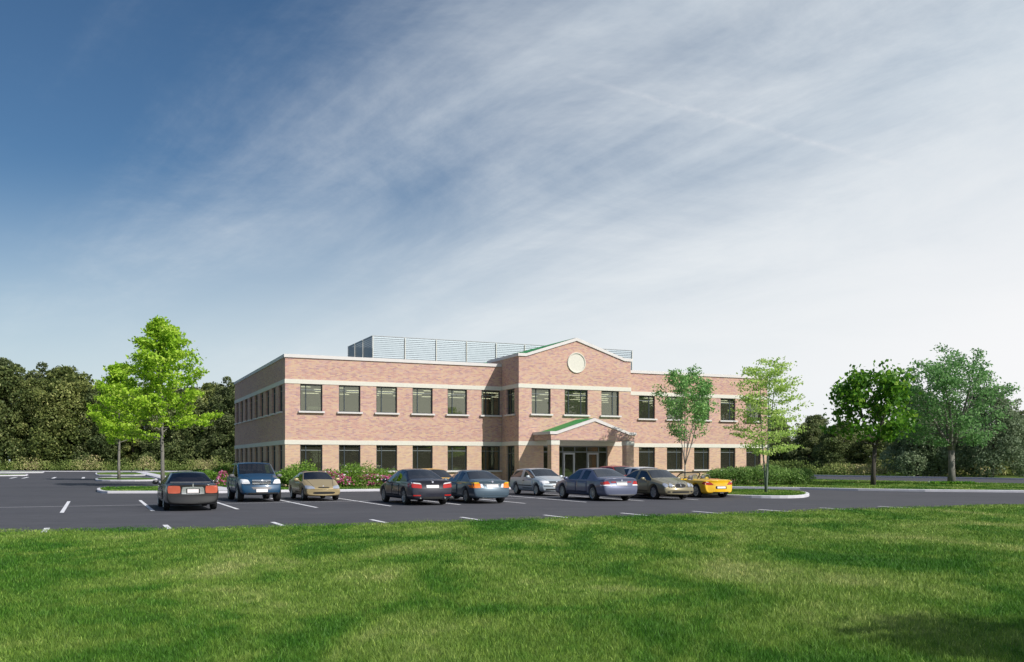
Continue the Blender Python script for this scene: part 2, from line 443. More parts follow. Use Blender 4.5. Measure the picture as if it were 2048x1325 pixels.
def v2(p): return Vector((p[0], p[1]))
def island(name, pts, kw=.18, h=.14, top='soil'):
    inner = offset_poly(pts, kw); n = len(pts); mb = MB()
    for i in range(n):
        j = (i+1) % n; a, b, c, d = pts[i], pts[j], inner[j], inner[i]
        mb.quad((a.x, a.y, 0), (b.x, b.y, 0), (b.x, b.y, h-.02), (a.x, a.y, h-.02))
        a2 = a.lerp(d, .12); b2 = b.lerp(c, .12)
        mb.quad((a.x, a.y, h-.02), (b.x, b.y, h-.02), (b2.x, b2.y, h), (a2.x, a2.y, h))
        mb.quad((a2.x, a2.y, h), (b2.x, b2.y, h), (c.x, c.y, h), (d.x, d.y, h))
        mb.quad((d.x, d.y, h), (c.x, c.y, h), (c.x, c.y, h-.05), (d.x, d.y, h-.05))
    k = mb.build('kerb', M['kerb']); k['kind'] = 'structure'
    s = sheet(name, inner, h-.035, M[top]); s['kind'] = 'structure'
    return inner

gr = sheet('ground', [(-1500, -300), (1500, -300), (1500, 2500), (-1500, 2500)], 0.0, M['soil']); gr['kind'] = 'structure'
EDGE = [G(*p) for p in [(-500, 1070), (0, 1060), (300, 1057), (600, 1050), (800, 1045), (1024, 1037), (1300, 1030), (1500, 1024), (1700, 1017), (2048, 1008), (2400, 1004)]]
ex = np.array([p.x for p in EDGE]); ey = np.array([p.y for p in EDGE])
def edge_y(x): return np.interp(x, ex, ey)
asp = [(p.x, p.y-.8) for p in EDGE]
asp = [(-60, 15), (-40, 16)] + asp[1:] + [(75, 50), (62, 70), (50.5, 91.5), (37.4, 116), (20, 158), (-5, 168), (-140, 168), (-140, 15)]
a = sheet('parking_lot', asp, .004, M['asphalt']); a['kind'] = 'structure'

# planting ground round the building with its front kerb
FK = [G(*p) for p in [(433, 987), (570, 985), (760, 983), (1022, 979), (1200, 977.2), (1330, 976.8), (1460, 977.6), (1600, 979.6), (1716, 982), (1850, 984), (2048, 985.8), (2200, 986.8)]]
bed = [v2(p) for p in FK]
isl = [v2(G(*p)) for p in [(215, 987.4), (203, 986.8), (194, 984.5), (194, 981), (208, 978.5), (300, 977.6), (312, 977.0), (322, 973), (318, 966)]]
bed = bed + [Vector((41, 51.6)), Vector((45, 54)), Vector((38.6, 68.6)), Vector((28, 88)), Vector((17, 112)), Vector((-8, 150)), loc(-5.4, -100)] + [loc(-5.6, -31)] + isl[::-1]
bed_in = island('planting_ground', bed, .2)
wk = [loc(-5.25, 6.9), loc(-3.9, 7.0), loc(-3.9, -99), loc(-5.2, -99)]
w_ = sheet('walkway', wk, .125, M['walk']); w_['kind'] = 'structure'
w2 = sheet('entrance_walk', [loc(17, 3.2), loc(24, 3.2), loc(24, 8.6), loc(17, 8.2)], .122, M['walk']); w2['kind'] = 'structure'
isl_r = chaikin([v2(G(*p)) for p in [(1330, 990.5), (1452, 995.2), (1535, 997.5), (1600, 997.3), (1622, 993.5), (1612, 988), (1560, 984.5), (1450, 983.2), (1330, 982.5)]], 2)
isl_r_in = island('traffic_island', isl_r)
isl_b = chaikin([v2(G(*p)) for p in [(188, 961.5), (200, 963.2), (312, 963.2), (317, 960.5), (300, 957.4), (196, 957.4)]], 2)
island('traffic_island', isl_b)
isl_c = chaikin([v2(G(*p)) for p in [(190, 951), (200, 952), (292, 952), (300, 950), (266, 946.6), (192, 946.6)]], 1)
island('traffic_island', isl_c)
isl_d = chaikin([v2(G(*p)) for p in [(-160, 953.6), (52, 952.6), (58, 951.4), (50, 949.8), (-160, 950.2)]], 1)
island('traffic_island', isl_d)
isl_e = chaikin([v2(G(*p)) for p in [(-160, 947.6), (84, 946.6), (90, 945.8), (84, 944.9), (-160, 945.3)]], 1)
island('traffic_island', isl_e)
mb = MB()
pl = [Vector((-140, 168)), Vector((-5, 168)), Vector((20, 158)), Vector((37.4, 116)), Vector((50.5, 91.5)), Vector((62, 70)), Vector((75, 50))]
for a_, b_ in zip(pl[:-1], pl[1:]):
    n_ = Vector((-(b_-a_).y, (b_-a_).x)).normalized()*.35
    mb.quad((*a_, 0), (*b_, 0), (*b_, .15), (*a_, .15)); mb.quad((*a_, .15), (*b_, .15), (*(b_+n_), .15), (*(a_+n_), .15))
k = mb.build('kerb', M['kerb']); k['kind'] = 'structure'
# small concrete sill along the far road's near edge is part of the planting kerb

# painted lines: a double row of stalls and the start of the next row by the lawn
mb = MB()
def stripe(a, b, w=.13, z=.008):
    d = (b-a).normalized(); n_ = Vector((-d.y, d.x))*w/2
    mb.quad((*(a-n_), z), (*(b-n_), z), (*(b+n_), z), (*(a+n_), z))
near = v2(G(634, 1016)); PITCH = 2.93
cl = near - NN*5.0
for k in range(-9, 8):
    a_ = near + E*PITCH*k; ln = 10.2 if k < 7 else 4.0
    if k in (-1, 0, 1, 2, 3, 4, 5, 6) or k < -1: stripe(a_, a_ - NN*ln)
stripe(cl - E*PITCH*9, cl + E*PITCH*6, .09, .012)
near2 = v2(G(545, 1045))
for k in range(-4, 9): stripe(near2 + E*PITCH*k, near2 + E*PITCH*k + NN*1.7, .14)
for px in (20, 45, 105, 166, 228, 288): stripe(v2(G(px, 957.4)), v2(G(px, 957.4)) - NN*9, .3)
for k in range(0, 5): stripe(v2(G(800+k*60, 968)), v2(G(800+k*60, 968)) - NN*.01, .1)
k = mb.build('parking_lines', M['paint'], fix=False); k['kind'] = 'structure'

# ------------------------------------------------------------------ lawn grass
def in_poly(px, py, poly):
    inside = np.zeros(len(px), bool); n = len(poly)
    for i in range(n):
        x1, y1 = poly[i]; x2, y2 = poly[(i+1) % n]
        c = ((y1 > py) != (y2 > py)) & (px < (x2-x1)*(py-y1)/((y2-y1) if y2 != y1 else 1e-9)+x1)
        inside ^= c
    return inside
def blades(x, y, z0, h, w, lean=.45):
    n = len(x); th = rng.uniform(0, 2*np.pi, n)
    # most blades turn a broad side to the path of the light, at random
    sx, sy = np.cos(th)*w/2, np.sin(th)*w/2
    lx, ly = rng.normal(0, lean, n)*h, rng.normal(0, lean, n)*h
    v = np.empty((n, 6, 3))
    v[:, 0] = np.stack([x-sx, y-sy, np.full(n, z0)], 1); v[:, 1] = np.stack([x+sx, y+sy, np.full(n, z0)], 1)
    v[:, 2] = np.stack([x+sx*.8+lx*.35, y+sy*.8+ly*.35, z0+h*.6], 1); v[:, 3] = np.stack([x-sx*.8+lx*.35, y-sy*.8+ly*.35, z0+h*.6], 1)
    v[:, 4] = np.stack([x+sx*.12+lx, y+sy*.12+ly, z0+h], 1); v[:, 5] = np.stack([x-sx*.12+lx, y-sy*.12+ly, z0+h], 1)
    b = np.arange(n)[:, None]*6
    f = np.concatenate([b+np.array([[0, 1, 2, 3]]), b+np.array([[3, 2, 4, 5]])], 0)
    return v.reshape(-1, 3), f
NB = 860000
u = rng.uniform(0, 1, NB); Yb = 4.2*(46/4.2)**u                       # density falls as 1/Y^2
Xb = rng.uniform(-1, 1, NB)*(.76*Yb+3.0)
over = edge_y(Xb) - Yb
# ragged, thinning edge
rag = 0.35*np.sin(Xb*1.7)+.22*np.sin(Xb*4.3+1)
keep = rng.uniform(0, 1, NB) < np.clip((over + rag + .75)/1.15, 0, 1)**1.2
Xb, Yb, over = Xb[keep], Yb[keep], over[keep]
hb = rng.uniform(.028, .062, len(Xb))*np.clip(.55+over*.5, .4, 1)
patch = .5+.5*np.sin(Xb*.9+np.sin(Yb*.7)*1.5)*np.sin(Yb*.8+1.3*np.sin(Xb*.5)); hb *= .8+.45*patch
wb = np.maximum(.0045, .00062*Yb)*rng.uniform(.7, 1.3, len(Xb))
v, f = blades(Xb, Yb, 0.0, hb, wb)
tint = np.repeat(np.clip(rng.normal(.5, .22, len(Xb)), 0, 1), 6)
me = np_mesh('lawn_grass', v, f, M['blades'], tint)
o = link(bpy.data.objects.new('lawn_grass', me)); tag(o, 'mown green lawn grass covering the foreground below the car park', 'grass', kind='stuff')
# short turf on the raised islands and beside the building
vs, fs, ts, off = [], [], [], 0
for poly, n, z0, w in ((isl_r_in, 16000, .105, .03), (bed_in, 90000, .105, .05)):
    P = np.array([(p.x, p.y) for p in poly])
    x0, y0 = P.min(0); x1, y1 = P.max(0); y1 = min(y1, 92)
    if poly is bed_in: x0 = -32
    x = rng.uniform(x0, x1, n*3); y = y0 + (y1-y0)*rng.uniform(0, 1, n*3)**1.7
    ok = in_poly(x, y, [(p.x, p.y) for p in poly])
    t_ = (x-O2.x)*E.x+(y-O2.y)*E.y; d_ = (x-O2.x)*NN.x+(y-O2.y)*NN.y
    ok &= ~((t_ > -.2) & (t_ < 40.9) & (d_ < .1)) & ~((t_ > 15.6) & (t_ < 25.1) & (d_ < 10.4)) & ~((t_ > -5.35) & (t_ < -3.8))
    x, y = x[ok][:n], y[ok][:n]
    v, f = blades(x, y, z0, rng.uniform(.05, .11, len(x)), w*rng.uniform(.6, 1.3, len(x)))
    vs.append(v); fs.append(f+off); off += len(v); ts.append(np.repeat(np.clip(rng.normal(.42, .2, len(x)), 0, 1), 6))
me = np_mesh('turf', np.concatenate(vs), np.concatenate(fs), M['blades'], np.concatenate(ts))
o = link(bpy.data.objects.new('turf', me)); tag(o, 'short turf on the kerbed islands and strips around the brick building', 'grass', kind='stuff')

# ------------------------------------------------------------------ the building (local x along the facade, y into the depth)
bld = empty('office_building', (O2.x, O2.y, 0), TH)
tag(bld, 'two-storey brick office building with gabled entrance bay and louvred rooftop screen', 'building')
LEN, DEP, BT0, BT1, BD = 40.25, 24.2, 15.72, 24.91, 3.1
ZB1, ZB2, ZTOP, ZEV = (2.93, 3.23), (7.01, 7.30), 8.96, 9.45
APX = (BT0+BT1)/2

def wall_holes(mb, o, u, inn, L0, L1, z0, z1, holes, rev=.22, topfn=None):
    """wall sheet from o along u with openings (u0,u1,z0,z1) and reveals going in direction inn"""
    us = sorted(set([L0, L1] + [h[0] for h in holes] + [h[1] for h in holes])); zs = sorted(set([z0, z1] + [h[2] for h in holes] + [h[3] for h in holes]))
    P = lambda a, z, k=0: (o[0]+u[0]*a+inn[0]*k, o[1]+u[1]*a+inn[1]*k, z)
    for i in range(len(us)-1):
        for j in range(len(zs)-1):
            cu, cz = (us[i]+us[i+1])/2, (zs[j]+zs[j+1])/2
            if any(h[0] < cu < h[1] and h[2] < cz < h[3] for h in holes): continue
            mb.quad(P(us[i], zs[j]), P(us[i+1], zs[j]), P(us[i+1], zs[j+1]), P(us[i], zs[j+1]))
    for h in holes:
        a, b, c, d = h
        mb.quad(P(a, c), P(a, d), P(a, d, rev), P(a, c, rev)); mb.quad(P(b, c), P(b, c, rev), P(b, d, rev), P(b, d))
        mb.quad(P(a, d), P(b, d), P(b, d, rev), P(a, d, rev)); mb.quad(P(a, c), P(a, c, rev), P(b, c, rev), P(b, c))

UP, LO = (5.18, 7.0), (1.14, 2.92)
wl = [1.0+2.63*k for k in range(6)]; wr = [24.94+2.62*k for k in range(6)]
ws = [1.02+2.6*k for k in range(9)]
front = [(a, a+1.5, *z) for z in (UP, LO) for a in wl+wr]
side = [(q, q+1.42, *z) for z in (UP, LO) for q in ws]
BAYW = [(16.73, 18.23, *UP), (19.36, 21.26, *UP), (22.4, 23.9, *UP)]
ENT = (17.66, 22.95, .13, 2.92)
BSIDE = [(.74, 2.14, *UP), (.74, 2.14, .3, 2.92)]
mb = MB()
wall_holes(mb, (0, 0), (1, 0), (0, 1), 0, BT0, 0, ZTOP-.22, [h for h in front if h[1] < BT0])
wall_holes(mb, (0, 0), (1, 0), (0, 1), BT1, LEN, 0, ZTOP-.22, [h for h in front if h[0] > BT1])
wall_holes(mb, (0, 0), (0, 1), (1, 0), 0, DEP, 0, ZTOP-.22, side)
wall_holes(mb, (LEN, 0), (0, 1), (-1, 0), 0, DEP, 0, ZTOP-.22, side)
wall_holes(mb, (0, DEP), (1, 0), (0, -1), 0, LEN, 0, ZTOP-.22, [(a, a+1.5, *z) for z in (UP, LO) for a in [1.2+2.62*k for k in range(15)]])
mb.build('wall', M['brick'], bld)
# entrance bay: front with gable, two sides going back over the roof
mb = MB()
wall_holes(mb, (0, -BD), (1, 0), (0, 1), BT0, BT1, 0, 9.2, BAYW+[ENT], .25)
mb.add([(BT0, -BD, 9.2), (BT1, -BD, 9.2), (BT1, -BD, 9.25), (24.4, -BD, 9.25), (APX, -BD, 10.55), (16.2, -BD, 9.25), (BT0, -BD, 9.25)], [(0, 1, 2, 3, 4, 5, 6)])
wall_holes(mb, (BT0, -BD), (0, 1), (1, 0), 0, BD, 0, 9.24, BSIDE)
wall_holes(mb, (BT1, -BD), (0, 1), (-1, 0), 0, BD, 0, 9.24, BSIDE)
mb.quad((BT0, 0, 8.6), (BT0, 2.4, 8.6), (BT0, 2.4, 9.24), (BT0, 0, 9.24)); mb.quad((BT1, 0, 8.6), (BT1, 2.4, 8.6), (BT1, 2.4, 9.24), (BT1, 0, 9.24))
mb.add([(BT0, 2.4, 8.6), (BT1, 2.4, 8.6), (BT1, 2.4, 9.25), (APX, 2.4, 10.55), (BT0, 2.4, 9.25)], [(0, 1, 2, 3, 4)])
mb.build('entrance_bay', M['brick'], bld)
# stone bands 12 mm proud of the brick
for zb in (ZB1, ZB2):
    mb = MB(); p = .03
    mb.box(-p, BT0-.001, -p, .15, *zb); mb.box(BT1+.001, LEN+p, -p, .15, *zb)
    mb.box(-p, .14, .151, DEP+p, *zb); mb.box(LEN-.14, LEN+p, .151, DEP+p, *zb); mb.box(.141, LEN-.141, DEP-.15, DEP+p, *zb)
    mb.box(BT0-p, BT1+p, -BD-p, -BD+.15, *zb); mb.box(BT0-p, BT0+.15, -BD+.151, -p-.001, *zb); mb.box(BT1-.15, BT1+p, -BD+.151, -p-.001, *zb)
    mb.build('stone_band', M['cream'], bld)
# cornices
mb = MB(); p = .08; z = (ZTOP-.22, ZTOP)
mb.box(-p, BT0-.001, -p, .3, *z); mb.box(BT1+.001, LEN+p, -p, .3, *z); mb.box(-p, .3, .301, DEP+p, *z); mb.box(LEN-.3, LEN+p, .301, DEP+p, *z); mb.box(.301, LEN-.301, DEP-.3, DEP+p, *z)
mb.build('cornice', M['white'], bld)
mb = MB(); z = (9.24, 9.45)
g = [(BT0-p, 9.24), (16.25, 9.24), (APX, 10.54), (24.38, 9.24), (BT1+p, 9.24), (BT1+p, 9.45), (24.35, 9.45), (APX, 10.77), (16.28, 9.45), (BT0-p, 9.45)]
mb.prism(g, -BD-p, -BD+.25)
mb.box(BT0-p, BT0+.25, -BD+.251, 2.5, *z); mb.box(BT1-.25, BT1+p, -BD+.251, 2.5, *z)
mb.build('cornice', M['white'], bld)
# roofs
mb = MB(); mb.box(.05, LEN-.05, .05, DEP-.05, 8.45, 8.6); mb.build('flat_roof', M['roofing'], bld)
mb = MB()
for s in (-1, 1):
    x0 = 16.26 if s < 0 else 24.37
    mb.quad((x0, -BD+.2, 9.455), (APX, -BD+.2, 10.79), (APX, 7.5, 10.79), (x0, 7.5, 9.455))
    x1 = BT0+.26 if s < 0 else BT1-.26
    mb.quad((x1, -BD+.2, 9.40), (x0, -BD+.2, 9.455), (x0, 2.4, 9.455), (x1, 2.4, 9.40))
mb.add([(16.26, 7.5, 8.6), (24.37, 7.5, 8.6), (24.37, 7.5, 9.455), (APX, 7.5, 10.79), (16.26, 7.5, 9.455)], [(0, 1, 2, 3, 4)])
for x_ in (16.26, 24.37): mb.quad((x_, 2.4, 8.6), (x_, 7.5, 8.6), (x_, 7.5, 9.455), (x_, 2.4, 9.455))
mb.build('gable_roof', M['green_roof'], bld)
# round medallion
mb = MB(); r = .75
mb.lathe([(0, -BD-.03), (r-.09, -BD-.03), (r-.08, -BD-.08), (r-.02, -BD-.09), (r, -BD-.06), (r, -BD)], 40, 'y', (APX, 0, 8.95))
mb.build('medallion', M['cream'], bld)
# windows
winmesh = {}
def window(w, h, mull, o, rz, sill=True):
    """frame + pane + sill, local x along the wall, y into the wall"""
    key = (round(w, 2), round(h, 2), tuple(mull), sill)
    if key not in winmesh:
        f_ = MB(); t = .07
        f_.box(0, t, 0, .09, 0, h); f_.box(w-t, w, 0, .09, 0, h); f_.box(t, w-t, 0, .09, h-t, h); f_.box(t, w-t, 0, .09, 0, .05)
        for m_ in mull: f_.box(m_*w-.03, m_*w+.03, .005, .085, .051, h-t-.001)
        f_.m = 1
        xs = [t]+[m_*w for m_ in mull]+[w-t]
        for i in range(len(xs)-1):
            f_.box(xs[i]+(.031 if i else .001), xs[i+1]-(.031 if i < len(xs)-2 else .001), .01, .08, h*.79-.025, h*.79+.025)
        g_ = MB(); g_.box(.02, w-.02, .045, .055, .02, h-.02)
        s_ = MB(); s_.box(-.13, w+.13, -.30, -.001, -.115, -.001)
        winmesh[key] = (f_.mesh('window', [M['frame'], M['transom']]), g_.mesh('pane', M['glass']), s_.mesh('sill', M['white']))
    a, b, c = winmesh[key]
    W = link(bpy.data.objects.new('window', a), bld); W.location = o; W.rotation_euler = (0, 0, rz)
    link(bpy.data.objects.new('pane', b), W)
    if sill:
        s = link(bpy.data.objects.new('sill', c), W)
for a_, b_, c_, d_ in front:
    if b_ > BT1 and a_ < BT1+.2: mu = [.7]
    mu = [.27] if a_ < BT0 else [.68]
    window(b_-a_, d_-c_, mu, (a_, .13, c_), 0)
for a_, b_, c_, d_ in BAYW:
    mu = [.27] if a_ < 18 else ([.2, .74] if a_ < 20 else [.68])
    window(b_-a_, d_-c_, mu, (a_, -BD+.13, c_), 0)
for q0, q1, c_, d_ in side:
    window(q1-q0, d_-c_, [.3], (.13, q1, c_), R(-90)); window(q1-q0, d_-c_, [.3], (LEN-.13, q0, c_), R(90))
for a_ in [1.2+2.62*k for k in range(15)]:
    for z_ in (UP, LO): window(1.5, z_[1]-z_[0], [.27], (a_+1.5, DEP-.13, z_[0]), R(180))
for q0, q1, c_, d_ in BSIDE:
    window(q1-q0, d_-c_, [.35], (BT0+.13, -BD+q1, c_), R(-90), c_ > 1); window(q1-q0, d_-c_, [.35], (BT1-.13, -BD+q0, c_), R(90), c_ > 1)
# interior: slabs, ceilings with light strips, core
mb = MB()
mb.box(.3, LEN-.3, .3, DEP-.3, .02, .12); mb.box(.3, LEN-.3, .3, DEP-.3, 3.3, 4.3); mb.box(BT0+.3, BT1-.3, -BD+.3, .299, 3.3, 4.3); mb.box(BT0+.3, BT1-.3, -BD+.3, .299, .02, .12)
mb.build('floor_slab', M['carpet'], bld)
mb = MB()
mb.box(.25, LEN-.25, .25, DEP-.25, 7.06, 7.16); mb.box(BT0+.26, BT1-.26, -BD+.26, .249, 7.06, 7.16)
mb.box(.25, LEN-.25, .25, DEP-.25, 2.96, 3.06); mb.box(BT0+.26, BT1-.26, -BD+.26, .249, 2.96, 3.06)
mb.build('interior_ceiling', M['ceiling'], bld)
mb = MB(); mb.box(6, LEN-6, 11, 13, .13, 2.9); mb.box(6, LEN-6, 11, 13, 4.31, 7.05)
mb.box(BT0-.3, BT0-.2, .3, 11, .13, 2.9); mb.box(BT1+.2, BT1+.3, .3, 11, .13, 2.9)
mb.build('interior_wall', M['inwall'], bld)
lm = None
for ix in range(17):
    for iy in range(5):
        x = 1.2+ix*2.4+(iy % 2)*.5; y = .9+iy*2.0
        if lm is None:
            m_ = MB(); m_.box(-.6, .6, -.075, .075, -.03, 0); lm = m_.mesh('ceiling_light', M['tube'])
        o = link(bpy.data.objects.new('ceiling_light', lm), bld); o.location = (x, y, 7.055)
# shop-front glazing of the entrance
mb = MB(); y0, y1 = -BD+.1, -BD+.2
for x_ in (17.66, 18.37, 22.23, 22.95): mb.box(x_-(.0 if x_ < 18 else (.06 if x_ > 22.5 else .03)), x_+(.06 if x_ < 18 else (0 if x_ > 22.5 else .03)), y0, y1, .13, 2.92)
for a_, b_ in ((17.72, 18.34), (18.40, 22.20), (22.26, 22.89)): mb.box(a_, b_, y0+.005, y1-.005, 2.84, 2.92)
mb.box(18.40, 22.20, y0+.005, y1-.005, 2.44, 2.52); mb.box(17.72, 18.34, y0+.005, y1-.005, 2.44, 2.52); mb.box(22.26, 22.89, y0+.005, y1-.005, 2.44, 2.52)
for x_ in (20.25, 21.25, 19.27): mb.box(x_-.03, x_+.03, y0+.005, y1-.005, 2.521, 2.839); mb.box(x_-.02, x_+.02, y0+.008, y1-.008, .13, 2.439)
ef = mb.build('entrance_frame', M['transom'], bld)
mb = MB(); mb.box(17.7, 22.9, -BD+.145, -BD+.155, .14, 2.88); mb.build('pane', M['glass'], ef)
for x0, x1 in ((19.30, 20.22), (21.28, 22.18)):
    mb = MB(); t = .11; y0, y1 = -BD+.06, -BD+.12
    mb.box(x0, x0+t, y0, y1, .14, 2.42); mb.box(x1-t, x1, y0, y1, .14, 2.42); mb.box(x0+t, x1-t, y0, y1, 2.3, 2.42); mb.box(x0+t, x1-t, y0, y1, .14, .36)
    d = mb.build('door', M['alu'], bld)
    mb = MB(); mb.tube([(x0+.05, y0-.01, .75), (x0+.05, y0-.06, .8), (x0+.05, y0-.06, 1.75), (x0+.05, y0-.01, 1.8)], .018); mb.build('handle', M['chrome'], d)
# entrance canopy
CD = 5.8; CX0, CX1 = 16.88, 23.62
can = MB()
gp = [(CX0+.02, 3.27), (CX1-.02, 3.27), (CX1-.02, 3.66), (CX1-.45, 3.66), (APX, 4.60), (CX0+.45, 3.66), (CX0+.02, 3.66)]
can.prism(gp, -CD, -CD+.3)
can.box(CX0+.02, CX0+.3, -CD+.301, -BD-.001, 3.27, 3.66); can.box(CX1-.3, CX1-.02, -CD+.301, -BD-.001, 3.27, 3.66)
cn = can.build('canopy', M['brick'], bld)
mb = MB(); q = .07
mb.prism([(CX0-q, 3.66), (CX0+.45, 3.66), (APX, 4.60), (CX1-.45, 3.66), (CX1+q, 3.66), (CX1+q, 3.86), (CX1-.47, 3.86), (APX, 4.82), (CX0+.47, 3.86), (CX0-q, 3.86)], -CD-q, -CD+.28)
mb.box(CX0-q, CX0+.25, -CD+.281, -BD-.002, 3.66, 3.86); mb.box(CX1-.25, CX1+q, -CD+.281, -BD-.002, 3.66, 3.86)
mb.build('cornice', M['white'], cn)
mb = MB()
for x0 in (CX0+.26, CX1-.26):
    xm = CX0+.48 if x0 < APX else CX1-.48
    mb.quad((xm, -CD+.2, 3.872), (APX, -CD+.2, 4.835), (APX, -BD-.003, 4.835), (xm, -BD-.003, 3.872)); mb.quad((x0, -CD+.25, 3.8), (xm, -CD+.25, 3.872), (xm, -BD-.003, 3.872), (x0, -BD-.003, 3.8))
mb.build('roof', M['green_roof'], cn)
mb = MB(); mb.box(CX0+.31, CX1-.31, -CD+.31, -BD-.003, 3.24, 3.30); mb.build('soffit', M['cream'], cn)
for x0 in (16.95, 22.93):
    mb = MB(); mb.box(x0, x0+.6, -CD+.03, -CD+.63, 0, 2.93); c_ = mb.build('column', M['brick'], bld)
    mb = MB(); mb.box(x0-.03, x0+.63, -CD, -CD+.66, 2.931, 3.238); mb.build('stone_cap', M['cream'], c_)
# rooftop screen of open louvres
SX0, SX1, SY0, SY1, SZ0, SZ1 = 8.55, 32.5, 9.1, 16.8, 8.6, 11.8
scr = MB()
for a_ in ((SX0-.05, SX1+.05, SY0-.04, SY0+.02), (SX0-.05, SX1+.05, SY1-.02, SY1+.04), (SX0-.04, SX0+.02, SY0+.021, SY1-.021), (SX1-.02, SX1+.04, SY0+.021, SY1-.021)): scr.box(*a_, SZ1-.05, SZ1)
so_ = scr.build('rooftop_screen', M['alu'], bld)
pm = MB(); pm.box(-.025, .025, -.025, .025, 0, SZ1-SZ0-.06); pm = pm.mesh('post', M['cream'])
pp = [(SX0+k*2.66, y_) for k in range(0, 10) for y_ in (SY0-.10, SY1+.10)] + [(x_, SY0+k*2.57) for k in (1, 2) for x_ in (SX0-.10, SX1+.10)]
for x_, y_ in pp:
    o = link(bpy.data.objects.new('post', pm), so_); o.location = (x_, y_, SZ0)
nl = 19
for side_ in range(4):
    mb = MB()
    for k in range(nl):
        z0 = SZ0+.25+k*(SZ1-SZ0-.3)/nl; hh = .159; dd = .05
        if side_ == 0: mb.add([(SX0, SY0-.05, z0), (SX1, SY0-.05, z0), (SX1, SY0-.05+dd, z0+hh), (SX0, SY0-.05+dd, z0+hh)], [(0, 1, 2, 3)])
        if side_ == 1: mb.add([(SX0, SY1+.05, z0), (SX1, SY1+.05, z0), (SX1, SY1+.05-dd, z0+hh), (SX0, SY1+.05-dd, z0+hh)], [(0, 1, 2, 3)])
        if side_ == 2: mb.add([(SX0-.05, SY0, z0), (SX0-.05, SY1, z0), (SX0-.05+dd, SY1, z0+hh), (SX0-.05+dd, SY0, z0+hh)], [(0, 1, 2, 3)])
        if side_ == 3: mb.add([(SX1+.05, SY0, z0), (SX1+.05, SY1, z0), (SX1+.05-dd, SY1, z0+hh), (SX1+.05-dd, SY0, z0+hh)], [(0, 1, 2, 3)])
    mb.build('louver_panel', M['louver'], so_, fix=False)
# a squat air handler behind the screen
mb = MB(); mb.box(12, 16, 11, 14, 8.6, 10.4); mb.box(12.3, 13.6, 11.4, 13.6, 10.4, 10.6); mb.build('air_handler', M['roofing'], bld)

